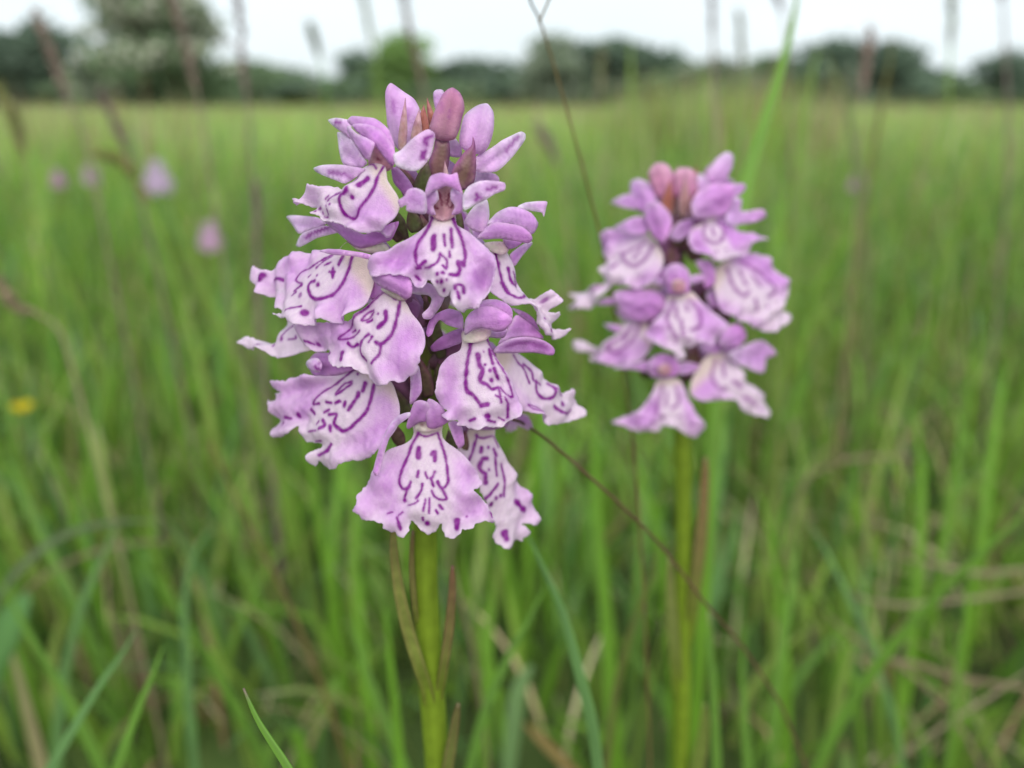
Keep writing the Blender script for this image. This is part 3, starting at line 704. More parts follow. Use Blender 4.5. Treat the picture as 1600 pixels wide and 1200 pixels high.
# middle flower leaning left
f = A.flower((616, 462), -8, -25); FA6 = f
A.lip(f, '5', [(1230,385),(1180,440),(1100,500),(1030,580),(970,640),(850,655),(700,665),(560,680),(500,720),(520,780),(560,850),(640,900),(740,880),(760,950),(800,1010),(870,1040),(960,1030),(990,1060),(1060,1090),(1110,1150),(1180,1190),(1260,1190),(1300,1150),(1370,1162),(1400,1120),(1470,1100),(1500,1050),(1540,950),(1566,850),(1560,740),(1520,660),(1455,580),(1425,520),(1395,470),(1370,400)],
    [(1310, 440)], [(960, 1040)], -9.5, -22, 22, [
    D('5',14,(1235,408),(1290,440),(1320,470),(1365,460)), D('5',14,(1225,408),(1100,520),(1000,640),(920,740),(850,800),(940,795),(1000,760),(1030,730)), D('5',24,(1365,470),(1340,600),(1310,710),(1270,790),(1200,840),(1160,825)), D('5',20,(1200,840),(1190,920),(1130,1000)), D('5',18,(1075,975),(1025,910),(1040,820),(1100,760)),
    D('5',14,(1140,558),(1090,580),(1050,645),(1090,632),(1140,570)), D('5',14,(1082,660),(1122,635)), D('5',34,(1245,570),(1240,640),(1180,700)), D('5',24,(925,830),(960,862),(1003,845)), D('5',38,(888,915),(885,965)), D('5',16,(1130,780),(1100,825)), D('5',14,(965,740),(995,725)), D('5',40,(640,832)), D('5',14,(570,812),(620,838)), D('5',12,(1180,588)), D('5',20,(760,915))], tone=1.0, ridge=.24)
A.petal(f, 'hood', '5', [(1130,280),(1200,238),(1300,228),(1430,288),(1464,380),(1452,445),(1400,465),(1330,422),(1230,382),(1170,340)], -10.8, -15, 5, 'hood', infl=.7)
A.petal(f, 'petal', '5', [(1125,285),(1200,320),(1250,385),(1200,440),(1110,475),(1095,400)], -8.3, -25, 0, 'hood', infl=.5)
A.petal(f, 'column', '5', [(1200,380),(1280,370),(1390,410),(1420,470),(1360,480),(1290,450)], -9.7, -15, 0, 'cream', infl=.2)
A.petal(f, 'sepal', '6', [(-30,10),(60,0),(150,10),(222,48),(272,110),(242,190),(202,250),(160,292),(110,287),(98,250),(150,200),(172,135),(140,105),(60,100),(0,80)], -9.5, 10, 5, 'pale', infl=.4)
A.petal(f, 'petal', '5', [(1425,440),(1480,470),(1532,520),(1510,610),(1480,640),(1440,570)], -6, 10, 0, 'mauve', infl=.5)

# left flower, upper
f = A.flower((560, 392), -5, -45); FA7 = f
A.lip(f, '5', [(985,80),(1080,115),(1132,220),(1142,330),(1112,430),(1080,500),(1000,570),(920,640),(820,662),(740,650),(640,672),(540,692),(450,662),(440,632),(370,622),(308,590),(375,580),(345,545),(280,520),(268,480),(300,420),(330,392),(380,402),(372,380),(300,402),(210,436),(160,380),(114,290),(150,198),(230,240),(330,190),(420,110),(520,75),(700,65),(850,50)],
    [(900, 80)], [(420, 570)], -6, -35, 28, [
    D('5',26,(965,110),(930,230),(880,340),(800,430),(700,470),(630,450),(597,390),(612,335),(650,315)), D('5',14,(800,100),(650,190),(540,240),(495,310),(550,342)), D('5',9,(800,110),(670,210)), D('5',28,(885,112),(852,178)), D('5',13,(785,165),(740,190)), D('5',24,(805,205),(800,285)), D('5',14,(775,240),(818,240)),
    D('5',36,(680,345)), D('5',24,(622,322)), D('5',18,(670,270)), D('5',8,(600,285),(620,262)), D('5',46,(240,275),(212,318)), D('5',24,(285,290),(388,305)), D('5',62,(562,580)), D('5',42,(530,435),s=.7), D('5',16,(545,350),(480,400)), D('5',12,(420,565),(540,525)), D('5',10,(460,440),(500,405))], tone=.85, ridge=.14, wave=.9)
A.petal(f, 'petal', '5', [(690,66),(760,48),(900,58),(1050,78),(1145,108),(1090,132),(980,108),(800,96)], -8.6, -30, 20, 'hood', infl=.3)
A.petal(f, 'hood', '3', [(410,720),(560,770),(720,830),(920,915),(1000,895),(1110,850),(1295,785),(1275,900),(1235,985),(1130,1015),(1000,1060),(860,1085),(740,1005),(620,895),(500,805)], -6.3, -25, -8, 'hood', infl=.45)
A.petal(f, 'petal', '3', [(1125,850),(1180,818),(1270,783),(1293,830),(1250,930),(1200,962),(1160,925),(1118,885)], -9.2, 0, 0, 'sepal', infl=.5)
A.petal(f, 'column', '3', [(960,950),(1100,990),(1195,1055),(1200,1120),(1060,1140),(860,1095),(740,1010),(640,1085),(740,1000),(850,1010)], -5.6, -25, 0, 'cream', infl=.2, marks=[D('3',18,(740,1005),(820,1045),(850,1085),s=.8)], markcol=RED)
A.petal(f, 'sepal', '3', [(78,720),(170,703),(330,715),(430,730),(520,800),(420,842),(300,882),(220,912),(150,830)], 1, -45, 12, 'pale', infl=.3)
A.petal(f, 'sepal', '3', [(163,1040),(200,960),(260,900),(400,848),(510,818),(640,890),(540,922),(400,962),(280,1030),(200,1060)], -1, -40, 5, 'pale', infl=.3, marks=[D('3',28,(280,960),(400,885),(540,840),s=.8)])

# left flower, lower
f = A.flower((572, 575), -5, -35); FA8 = f
A.lip(f, '7', [(830,40),(700,135),(560,148),(450,138),(380,158),(300,163),(270,190),(130,188),(150,250),(205,286),(118,293),(150,340),(100,362),(58,343),(108,400),(115,450),(135,520),(118,590),(160,652),(230,652),(310,612),(352,558),(372,620),(400,690),(460,702),(527,710),(520,750),(460,772),(430,820),(440,870),(465,902),(498,855),(530,890),(600,926),(690,912),(720,877),(800,852),(880,847),(980,807),(1060,742),(1130,642),(1190,522),(1196,400),(1170,300),(1130,200),(1000,100),(920,20)],
    [(900, 70)], [(430, 800)], -6, -28, 20, [
    D('7',17,(822,90),(720,170),(600,240),(550,290),(480,380),(530,375)), D('7',26,(985,220),(960,330),(920,440),(830,540),(740,605),(690,580),(652,540),(672,470),(610,470)), D('7',18,(800,195),(740,212),(680,270),(672,300),(720,272),(800,212)), D('7',40,(910,210),(893,265)), D('7',28,(855,290),(845,325),(790,400),(772,430)), D('7',28,(745,362),(736,400)),
    D('7',22,(592,362),(630,370)), D('7',22,(662,370),(703,357)), D('7',26,(462,425),(490,458)), D('7',42,(345,470)), D('7',44,(217,545)), D('7',22,(230,490),(290,502)), D('7',18,(567,450),(612,428)), D('7',24,(562,515),(582,560),(545,585)), D('7',30,(622,565),(630,605)), D('7',10,(440,610),(515,600)), D('7',10,(508,550),(525,522)), D('7',28,(625,715),(590,770),(510,805)), D('7',20,(850,130)), D('7',8,(480,690),(540,682))], tone=.9, ridge=.12, wave=.9)
A.petal(f, 'hood', '7', [(425,30),(480,-40),(600,-40),(760,0),(850,60),(700,138),(560,152),(450,145)], -4.0, -35, 0, 'hood', infl=.4)
A.petal(f, 'petal', '7', [(420,50),(440,10),(500,0),(545,50),(540,110),(480,120),(440,95)], -4.6, -35, 5, 'pale', infl=.4, marks=[D('7',20,(530,40)), D('7',20,(500,75),(540,90)), D('7',14,(470,100))])
A.petal(f, 'sepal', '7', [(1290,120),(1350,60),(1375,150),(1384,240),(1372,290),(1312,372),(1280,372),(1288,240)], -8.5, 0, 0, 'sepal', infl=.4)

# far-left flower seen nearly edge on
f = A.flower((500, 540), 0, -75); FA9 = f
A.lip(f, '5', [(-5,815),(60,825),(100,793),(200,810),(300,800),(340,760),(390,690),(440,640),(560,660),(640,730),(700,830),(620,890),(530,912),(460,937),(370,957),(280,932),(240,905),(150,890),(60,862)],
    [(640, 760)], [(10, 820)], -2, -40, 40, [D('5',34,(378,800)), D('5',10,(378,780),(430,722),(500,690)), D('5',10,(430,805),(495,795),(490,770)), D('5',26,(290,838)), D('5',14,(215,865),(180,870))], tone=1.2, ridge=.25, grid=.2, kb=.01)

# top-left flower
f = A.flower((600, 265), -6, -38); FA10 = f
A.lip(f, '3', [(930,165),(860,250),(760,335),(690,395),(620,375),(560,380),(440,408),(370,395),(328,395),(330,432),(250,482),(110,485),(88,502),(130,560),(230,587),(345,572),(335,620),(318,670),(390,692),(420,730),(480,742),(560,762),(640,782),(720,832),(820,882),(920,912),(980,892),(1012,856),(1100,850),(1200,802),(1290,722),(1332,640),(1342,560),(1312,470),(1252,380),(1202,300),(1190,210),(1170,140),(1050,110)],
    [(1060, 160)], [(420, 690)], -7.5, -30, 30, [
    D('3',16,(990,130),(1040,125),(1080,175)), D('3',20,(1160,150),(1105,240),(1080,290)), D('3',36,(1090,270),(1060,370),(1000,480),(930,560),(880,640),(840,700),(790,720),(720,690),(682,640),(670,560),(695,500),(750,470),(780,425)), D('3',10,(885,235),(800,330),(700,400),(610,460)), D('3',20,(690,455),(600,495),(530,540)), D('3',12,(550,490),(510,520)), D('3',60,(975,290),(890,370)), D('3',40,(810,500)), D('3',34,(780,440),(740,475)),
    D('3',20,(430,605),(400,610)), D('3',28,(438,650)), D('3',16,(510,592)), D('3',20,(552,580)), D('3',16,(512,630),(505,660)), D('3',16,(360,645)), D('3',10,(440,690),(480,685))], ridge=.20, tone=.85)
A.petal(f, 'hood', '1', [(500,545),(560,497),(640,498),(820,510),(920,570),(1010,660),(1080,830),(1100,980),(1095,1080),(1050,1112),(960,1000),(900,900),(780,740),(620,650),(545,600)], -6.5, -20, 20, 'hood', infl=.45)
A.petal(f, 'petal', '1', [(540,600),(640,583),(760,600),(880,642),(980,742),(1060,872),(1094,1000),(1050,1108),(980,1042),(880,900),(800,815),(700,750),(600,680)], -8.2, -25, 8, 'hood', infl=.5)
A.petal(f, 'petal', '1', [(512,620),(545,630),(620,710),(740,770),(825,830),(812,930),(785,1035),(700,1012),(620,902),(550,782),(512,690)], -7.6, -35, 0, 'sepal', infl=.35)
A.petal(f, 'petal', '1', [(243,540),(340,513),(440,523),(530,560),(530,770),(430,695),(330,622)], -4.5, -30, 10, 'pale', infl=.3, marks=[D('1',22,(350,575),(420,580),s=.8)])
A.petal(f, 'sepal', '1', [(398,720),(420,690),(530,740),(640,890),(720,1010),(780,1080),(690,1135),(560,1115),(480,1092),(430,950)], -5.0, -35, 5, 'pale', infl=.3)
A.petal(f, 'sepal', '3', [(358,160),(480,130),(700,130),(820,150),(940,172),(880,235),(740,342),(640,312),(480,252),(380,202)], -5.6, -30, 15, 'pale', infl=.3, marks=[D('3',40,(550,215),(700,235),(810,275),s=.55)])
A.petal(f, 'sepal', '1', [(1080,980),(1170,922),(1300,790),(1410,710),(1510,663),(1592,710),(1592,800),(1542,1000),(1440,1132),(1360,1182),(1240,1172),(1110,1112)], -8.8, 5, 12, 'pale', infl=.35, marks=[D('1',44,(1555,740),(1465,810),(1490,870)), D('1',50,(1465,935),(1445,1015))], veins=.02)
A.petal(f, 'column', '1', [(820,830),(900,880),(1000,1040),(1060,1110),(1000,1180),(840,1160),(745,1080),(790,960)], -7.0, -20, 0, 'column', infl=.2, marks=[D('1',12,(860,1010),(900,1040),(945,1060)), D('1',12,(820,870),(808,940),s=.6)], markcol=RED)
A.petal(f, 'petal', 'P', [(612,262),(625,265),(645,292),(640,312),(628,300),(615,285)], -6.2, 0, 0, 'deep', infl=.5)

# right upper flower turned to the right
f = A.flower((780, 388), -3, 55); FA11 = f
A.lip(f, 'P', [(772,384),(789,390),(802,414),(814,437),(825,456),(829,462),(842,464),(855,454),(866,463),(869,472),(858,487),(872,492),(868,504),(876,513),(886,517),(878,528),(852,526),(840,512),(830,498),(822,484),(812,480),(796,476),(780,468),(766,452),(762,430),(765,405)],
    [(780, 390)], [(868, 515)], -3, 40, 25, [
    D('4',26,(875,805),(900,920),(940,1090),(1000,1190)), D('6',19,(715,10),(750,80),(820,125),(860,135),(915,105)), D('4',14,(870,800),(910,825),(960,812)), D('4',28,(997,970),(1010,1060),(1050,1112),(1090,1110),(1075,1075)), D('4',10,(1045,990),(1110,1080)), D('6',36,(1055,145),s=.6), D('6',22,(1072,390),(1128,385)), D('6',14,(1050,290)), D('6',14,(1060,350))], tone=.75, ridge=.18, grid=.17, wave=1.0)
A.petal(f, 'sepal', '4', [(1070,425),(1150,380),(1320,370),(1334,405),(1307,507),(1290,470),(1200,455)], -1, 25, 15, 'pale', infl=.3)
A.petal(f, 'hood', '4', [(825,565),(900,470),(1010,418),(1100,422),(1212,468),(1272,560),(1242,642),(1200,662),(1150,615),(1000,575),(900,575)], -3.5, 35, 15, 'sepal', infl=.55)
A.petal(f, 'hood', '4', [(715,695),(800,600),(880,558),(1000,568),(1120,598),(1192,660),(1207,710),(1170,742),(1060,722),(920,702),(800,708)], -5.8, 25, 5, 'hood', infl=.55)
A.petal(f, 'petal', '4', [(960,705),(1135,715),(1080,772),(1000,795)], -3, 35, 0, 'hood', infl=.4)
A.petal(f, 'sepal', '4', [(1200,730),(1130,748),(1000,845),(1040,945),(1105,865),(1190,765)], -.5, 35, 0, 'sepal', infl=.4)
A.petal(f, 'column', '4', [(790,735),(960,728),(1005,800),(955,842),(870,822),(810,780)], -4.0, 30, 25, 'cream', infl=.05, marks=[D('4',12,(880,740),(940,738),s=.8)], markcol=RED)
A.petal(f, 'sepal', '4', [(640,470),(700,400),(800,350),(825,480),(810,600),(790,640),(700,640),(600,560)], -4, 10, 0, 'pale', infl=.3)

# top right flower, just opening, seen from behind
f = A.flower((742, 262), 2, 120)
A.petal(f, 'hood', '2', [(780,350),(890,333),(960,420),(977,500),(972,650),(940,790),(890,900),(820,962),(700,962),(580,902),(538,800),(560,640),(600,490),(680,410)], -2, 12, 20, 'budl', infl=.6, closed=True)
A.petal(f, 'sepal', '2', [(1300,688),(1357,720),(1352,790),(1290,882),(1200,1000),(1080,1122),(980,1192),(850,1202),(740,1180),(740,1000),(850,940),(950,880),(1060,800),(1180,740)], -1, 25, 10, 'pale', infl=.35, marks=[D('2',40,(1270,750),(1110,930),s=.55)])
A.petal(f, 'sepal', '2', [(395,790),(480,755),(570,880),(560,1000),(430,992),(395,900)], -1.5, -10, 0, 'pale', infl=.3)
A.petal(f, 'petal', '4', [(690,90),(880,125),(912,192),(820,215),(690,210)], 0, 25, 0, 'pale', infl=.3)

# buds at the top
A.petal(None, 'bud', '1', [(1040,78),(1000,120),(975,200),(978,330),(988,450),(1000,600),(1040,750),(1100,872),(1180,932),(1300,902),(1380,762),(1432,500),(1392,370),(1330,270),(1200,180),(1090,100)], -2, -15, 10, 'budl', infl=.6, closed=True, spine=[(1200, 930), (1060, 80)], marks=[D('1',60,(1140,340),(1130,470),s=.3), D('1',50,(1310,420),(1300,560),s=.4)])
A.petal(None, 'bud', '2', [(450,133),(390,160),(330,220),(280,320),(230,430),(200,520),(163,650),(200,720),(250,772),(330,802),(440,797),(500,762),(550,640),(582,500),(607,400),(592,290),(550,200),(490,150)], -4.5, 5, 5, 'bud', infl=.6, closed=True, spine=[(330, 800), (460, 140)], marks=[D('2',40,(330,340),(320,430),s=.25), D('2',30,(420,430),(415,520),s=.3)])
A.petal(None, 'bud', '2', [(213,210),(260,158),(340,170),(370,300),(330,420),(240,400)], 0, 0, 5, 'budl', infl=.5, closed=True)
A.petal(None, 'ovary', '2', [(245,770),(330,790),(410,785),(427,950),(402,1150),(380,1280),(250,1330),(165,1260),(158,1060),(220,900)], -4.2, 5, 0, 'ovary', infl=.6, closed=True, spine=[(330, 770), (290, 1300)])
A.petal(None, 'bract', '2', [(715,748),(700,850),(600,950),(540,1030),(480,1120),(440,1250),(480,1350),(590,1420),(720,1340),(752,1150),(742,850)], -6, 10, 0, 'ovary', infl=.4, spine=[(600, 1400), (715, 750)], veins=.15)
A.bract('1', [(1180, 930)], [(1228, 275)], 110, -5, 'bractp')
A.bract('1', [(1350, 900)], [(1400, 400)], 140, -4.6, 'bractp')
A.bract('1', [(1430, 880)], [(1458, 355)], 190, -4, 'bractr')
A.bract('1', [(1580, 640)], [(1498, 268)], 90, -1, 'bractr')
A.bract('2', [(380, 1290)], [(360, 1050)], 60, -6, 'bractp')
# bracts and dark spaces between the flowers
for z, b, t, wd, dz, sty in [('Z',(850,560),(880,400),80,-5.5,'green'), ('Z',(800,540),(760,430),70,-4.8,'bract'), ('Z',(760,760),(700,660),60,-3,'bract'), ('Z',(830,720),(800,610),70,-5,'green'), ('Z',(870,740),(850,640),60,-4.6,'bract'), ('Z',(730,640),(800,780),60,-3.5,'green'),
      ('Z',(860,1060),(800,900),70,-4,'bract'), ('6',(200,560),(150,260),110,-3.5,'green'), ('6',(150,900),(60,560),120,-3.6,'bract'), ('6',(230,860),(260,520),110,-3.0,'green'), ('6',(120,320),(90,60),120,-4,'bract'),
      ('7',(1260,520),(1160,240),130,-3.2,'green'), ('7',(1400,330),(1440,40),120,-3.4,'green'), ('8',(420,360),(330,170),100,-4,'bract'), ('8',(800,420),(770,250),90,-4.2,'green'), ('8',(880,420),(900,250),80,-3,'bract'), ('Z',(1010,760),(1020,600),60,-4.5,'green'), ('Z',(1140,1040),(1130,960),30,-4,'bract'),
      ('P',(690,560),(668,470),22,-4.5,'green'), ('P',(652,620),(640,520),20,-4,'bract')]:
    A.bract(z, [b], [t], wd, dz, sty)
# more flowers round the back of the spike
for src, rot, up in [(FA1, 2.5, .004), (FA1, 3.7, .009), (FA5, 2.8, -.006), (FA5, 3.6, -.014)]:
    A.copy_flower(src, rot, up)

# stem leaves
def stem_leaf(O, px, Y, wpx, c0, c1, name='leaf', nrm=(0, -1, .2), twist=0):
    ys = np.interp(np.linspace(0, 1, len(px)), [0, .7, 1], [Y, Y, O.Y0 - .0004])
    P = spline(np.array([at_Y(x, y, q) for (x, y), q in zip(px, ys)]), 6); n = len(P); t = np.linspace(0, 1, n)
    d = np.linalg.norm(P[0] - C)
    Wd = wpx / FPX * d * np.interp(t, [0, .12, .45, .85, 1], [.08, .5, .95, 1.0, .7])
    V, F = ribbon(P, Wd, np.array(nrm, float), .5)
    cc = np.array(c0) + (np.array(c1) - np.array(c0)) * np.repeat(t, 3)[:, None]
    cb = sst(.55, 1, np.repeat(t, 3))[:, None]; cc = cc * (1 - cb) + np.array([.145, .215, .016]) * cb; cc[0::3] = cc[0::3] * .7 + np.array([.20, .10, .06]) * .3; cc[2::3] = cc[2::3] * .7 + np.array([.20, .10, .06]) * .3
    o = mesh(name, V, F, M_BRACT, O.root, cols=cc)
    md = o.modifiers.new('thickness', 'SOLIDIFY'); md.thickness = .0003
stem_leaf(A, [(614, 822), (616, 870), (624, 925), (638, 985), (655, 1040), (668, 1080), (676, 1130)], .0868, 17, (.20, .20, .06), (.19, .27, .04))
stem_leaf(A, [(645, 830), (643, 880), (648, 950), (655, 1000)], .0882, 5, (.17, .13, .05), (.17, .22, .04))
stem_leaf(A, [(707, 885), (706, 930), (701, 990), (692, 1050), (682, 1110)], .0875, 11, (.16, .08, .05), (.14, .2, .035))
stem_leaf(A, [(716, 1100), (708, 1150), (698, 1210), (686, 1290)], .0872, 13, (.12, .12, .04), (.14, .2, .035))

# ------------------------------------------------------------------ the second orchid
B = Orchid('spotted_orchid', 'softer pinkish-lilac spotted orchid standing behind the sharp one, on a slim plain stem',
           0.138, [(1066, 300), (1062, 380), (1060, 480), (1062, 600), (1066, 690), (1068, 850), (1066, 1000), (1064, 1200)], [.6, 1.1, 1.5, 1.8, 2.2])
def fl(throat, dz, yaw, lip, tip, pitch, marks, hood, hy=0, hsty='hood', sep=(), tone=1.0, ldz=None, lyaw=None, ridge=.15, red=None):
    p = zp('9', [throat])[0]; f = B.flower(p, dz, yaw)
    B.lip(f, '9', lip, [throat], [tip], (dz - 1) if ldz is None else ldz, yaw * .8 if lyaw is None else lyaw, pitch, [D('9', m[0] * .95, *m[1:], s=.62) for m in marks], grid=.26, tone=tone, ridge=ridge, wave=.9)
    for h in hood:
        B.petal(f, 'hood', '9', h, dz - 2.5, yaw * .6, 8, hsty, infl=.65, grid=.45)
    if red: B.petal(f, 'column', '9', red, dz - 4, yaw * .6, 0, 'column', infl=.1, grid=.4)
    for sdz, sy, pts in sep:
        B.petal(f, 'sepal', '9', pts, dz + sdz, sy, 8, 'sepal', infl=.35, grid=.45)
    return f
g = fl((410,945), -9, 0, [(372,930),(350,980),(310,1040),(260,1070),(188,1100),(235,1112),(290,1137),(340,1132),(370,1137),(390,1112),(440,1120),(490,1152),(520,1158),(562,1115),(530,1080),(500,1030),(480,980),(448,930)], (430,1130), 22,
   [(12,(388,960),(370,1030),(362,1062)), (12,(440,958),(450,1020),(425,1045)), (10,(405,985),(400,1035)), (14,(330,1050)), (16,(390,1080)), (14,(455,1075)), (14,(290,1105)), (14,(500,1110)), (10,(350,1095))],
   [[(328,885),(345,848),(390,832),(440,848),(455,890),(430,925),(350,925)]], sep=[(-1,-15,[(193,888),(270,868),(345,860),(345,902),(270,893)]), (-1,15,[(440,875),(480,862),(538,880),(500,907),(440,912)])], red=[(370,890),(400,870),(425,890),(415,915),(380,915)])
GB1 = g
fl((610,850), -6, 30, [(575,830),(530,880),(500,940),(498,990),(540,1017),(610,1012),(660,1012),(690,1042),(740,1067),(800,1087),(817,1060),(790,1020),(792,990),(740,950),(690,900),(650,835)], (790,1070), 22,
   [(12,(595,860),(580,920),(610,970),(640,965)), (12,(620,870),(630,920)), (14,(665,940),(690,960)), (12,(710,1000),(750,1030)), (16,(770,1050))],
   [[(615,790),(640,730),(700,718),(725,770),(690,805),(640,815)]], sep=[(1,30,[(635,832),(720,790),(770,778),(828,830),(790,852),(770,905),(700,882)]), (-1,0,[(525,800),(570,780),(620,800),(600,830),(550,825)])], tone=1.1)
g = fl((455,605), -10, 0, [(415,595),(390,670),(340,720),(322,755),(350,792),(390,812),(430,822),(450,858),(480,842),(472,802),(500,807),(530,790),(580,802),(600,770),(642,720),(600,680),(540,630),(500,590)], (470,830), 24,
   [(14,(432,625),(405,690),(418,730),(445,772)), (14,(490,620),(532,670),(532,722),(500,742)), (13,(440,648),(445,690)), (13,(478,640),(486,662)), (14,(460,700),(470,760)), (12,(490,775)), (12,(440,790)), (12,(520,770))],
   [[(392,515),(420,484),(460,482),(492,510),(497,560),(490,598),(420,602),(405,560)]], sep=[(-1,-15,[(345,552),(400,532),(415,572)]), (-1,15,[(488,530),(540,522),(555,545),(500,558)])], red=[(425,550),(450,540),(478,550),(475,590),(430,590)])
GB3 = g
fl((310,700), -6, -35, [(300,690),(345,740),(347,800),(310,852),(250,877),(180,878),(95,852),(108,828),(50,822),(43,785),(80,783),(140,810),(200,758),(250,710)], (70,800), 26,
   [(13,(300,715),(270,780),(215,822),(178,818),(190,790),(240,760),(270,725)), (10,(255,750),(235,785)), (12,(120,825))],
   [[(198,592),(280,578),(380,598),(400,650),(340,702),(260,702),(215,650)]], sep=[(0,-30,[(155,715),(230,722),(205,748)]), (1,-30,[(128,640),(160,613),(215,620),(200,640)])])
fl((365,400), -6, -32, [(345,375),(388,440),(388,490),(350,552),(290,577),(220,562),(190,562),(100,652),(22,657),(60,622),(22,600),(90,580),(160,545),(138,500),(170,470),(148,430),(148,370),(190,348),(280,345)], (120,560), 26,
   [(14,(350,410),(320,460),(280,488),(240,470),(230,440)), (12,(320,400),(270,425),(240,440)), (14,(190,500),(210,480)), (12,(300,430),(275,460)), (12,(110,585),(140,565)), (10,(180,430))],
   [[(315,300),(328,250),(370,238),(412,280),(424,330),(395,395),(350,375)]], sep=[(0,-20,[(190,345),(270,300),(320,300),(330,360),(260,365)])], tone=.9)
fl((620,520), -7, 25, [(585,520),(640,465),(720,438),(790,448),(850,520),(893,570),(872,622),(850,652),(897,680),(880,712),(820,748),(760,732),(720,712),(670,692),(610,652),(592,580)], (860,690), 20,
   [(13,(640,500),(660,560),(700,605),(725,590)), (13,(690,470),(770,520),(830,580),(800,610)), (12,(690,510),(710,560)), (12,(740,530),(770,570)), (14,(800,650)), (12,(750,620),(760,660)), (10,(720,560))],
   [[(522,470),(582,472),(600,550),(560,580),(545,520)]], sep=[(0,10,[(555,600),(600,570),(620,640),(580,650)])], tone=1.15)
fl((560,310), -7, 15, [(500,345),(540,322),(590,295),(640,325),(720,348),(805,370),(790,392),(740,397),(732,432),(670,462),(600,472),(540,442),(488,400)], (640,460), 30,
   [(12,(555,325),(550,370),(590,400),(620,385)), (12,(600,320),(625,350),(620,385)), (12,(580,340),(590,370)), (12,(640,425)), (10,(600,430))],
   [[(498,250),(530,200),(600,163),(660,175),(665,220),(640,290),(560,300),(510,300)]], sep=[(0,10,[(412,372),(450,318),(505,308),(505,352),(450,392)]), (1,25,[(640,225),(690,228),(695,275),(772,268),(784,300),(720,322),(630,325)]), (1,25,[(600,180),(700,166),(712,190),(660,222)])], tone=1.2)
f = B.flower(zp('9', [(340, 240)])[0], -2, -50)
B.petal(f, 'hood', '9', [(262,165),(300,148),(352,180),(360,240),(310,282),(265,230)], -2, -25, 8, 'sepal', infl=.5, grid=.45)
B.petal(f, 'sepal', '9', [(183,240),(250,208),(300,220),(320,270),(250,264)], -1, -25, 10, 'sepal', infl=.35, grid=.45)
B.petal(None, 'bud', '9', [(332,130),(360,88),(400,88),(432,130),(440,210),(405,245),(360,212)], -3, -10, 5, 'budr', infl=.6, closed=True, grid=.45)
B.petal(None, 'bud', '9', [(430,130),(460,105),(500,108),(522,140),(520,200),(470,245),(438,205)], -4, 0, 5, 'budr', infl=.5, closed=True, grid=.45)
B.petal(None, 'bud', '9', [(560,130),(600,68),(640,43),(664,60),(658,110),(622,168),(565,170)], -1, 15, 5, 'budl', infl=.6, closed=True, grid=.45)
B.petal(None, 'bud', '9', [(520,150),(550,135),(580,170),(560,220),(515,230)], -2, 10, 5, 'budl', infl=.5, closed=True, grid=.45)
for b, t, wd, dz, sty in [((400,290),(420,150),46,-4.5,'bractr'), ((470,300),(480,130),44,-5.5,'bractp'), ((505,290),(520,95),30,-4,'bractr'), ((430,300),(450,90),30,-3,'bractp'), ((450,420),(470,260),80,-4,'bract'), ((520,470),(500,330),70,-4,'bract'), ((430,480),(400,360),70,-4,'ovary'), ((560,640),(570,520),60,-4,'bract'), ((460,740),(440,600),80,-2,'green'), ((640,720),(580,640),60,-3,'bract'), ((500,920),(520,800),80,-4,'bract'), ((330,930),(320,830),60,-2,'green')]:
    B.bract('9', [b], [t], wd, dz, sty)
for src, rot, up in [(GB1, 2.6, .006), (GB3, 3.5, -.003), (GB3, 2.7, .014)]:
    B.copy_flower(src, rot, up)
stem_leaf(B, [(1103, 715), (1100, 770), (1094, 850), (1084, 930), (1074, 1010)], .1355, 16, (.24, .14, .07), (.15, .2, .04))
stem_leaf(B, [(1102, 1100), (1098, 1150), (1086, 1210), (1074, 1270)], .135, 17, (.15, .22, .04), (.14, .22, .035))
stem_leaf(B, [(1046, 870), (1048, 940), (1054, 1020), (1062, 1100)], .1355, 16, (.18, .22, .06), (.15, .22, .04))

# ------------------------------------------------------------------ grass blades and stalks one can pick out
G1, G2, G3, G4 = (.22, .45, .04), (.19, .38, .055), (.19, .37, .12), (.28, .43, .08)
BR, TAN, PUR = (.29, .22, .175), (.40, .33, .21), (.25, .18, .165)
def grass_blade(px, d, wpx, c, label, tipc=None, group=None, fold=.3, tip=True, turn=0.0):
    """px runs from the tip downwards; the blade is carried on to the soil"""
    d = np.interp(np.linspace(0, 1, len(px)), [0, 1], d if isinstance(d, tuple) else (d, d))
    P = np.array([at_depth(x, y, q) for (x, y), q in zip(px, d)])
    nv = len(spline(P, 6)); P = to_ground(spline(P, 6)); n = len(P); t = np.linspace(0, 1, n)
    wd = wpx / FPX * d[len(d) // 2]
    s = np.concatenate([[0], np.cumsum(np.linalg.norm(np.diff(P, axis=0), axis=1))])
    Wd = wd * np.clip((s / (wd * 14)) ** .7 if tip else 1, .04, 1) * (1 - .35 * t)
    V, F = ribbon(P, Wd * 1.05, np.array([math.sin(turn), -math.cos(turn), .35]), fold)
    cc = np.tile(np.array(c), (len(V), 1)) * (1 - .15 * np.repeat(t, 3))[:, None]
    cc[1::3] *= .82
    if tipc is not None:
        q = (1 - sst(.0, .12, np.repeat(t, 3)))[:, None]; cc = cc * (1 - q) + np.array(tipc) * q
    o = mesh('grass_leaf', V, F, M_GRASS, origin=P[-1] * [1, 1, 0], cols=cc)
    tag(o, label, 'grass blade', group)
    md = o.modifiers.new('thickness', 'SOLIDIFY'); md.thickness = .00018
    return o
BG = 'grass blades one can pick out in the sward'
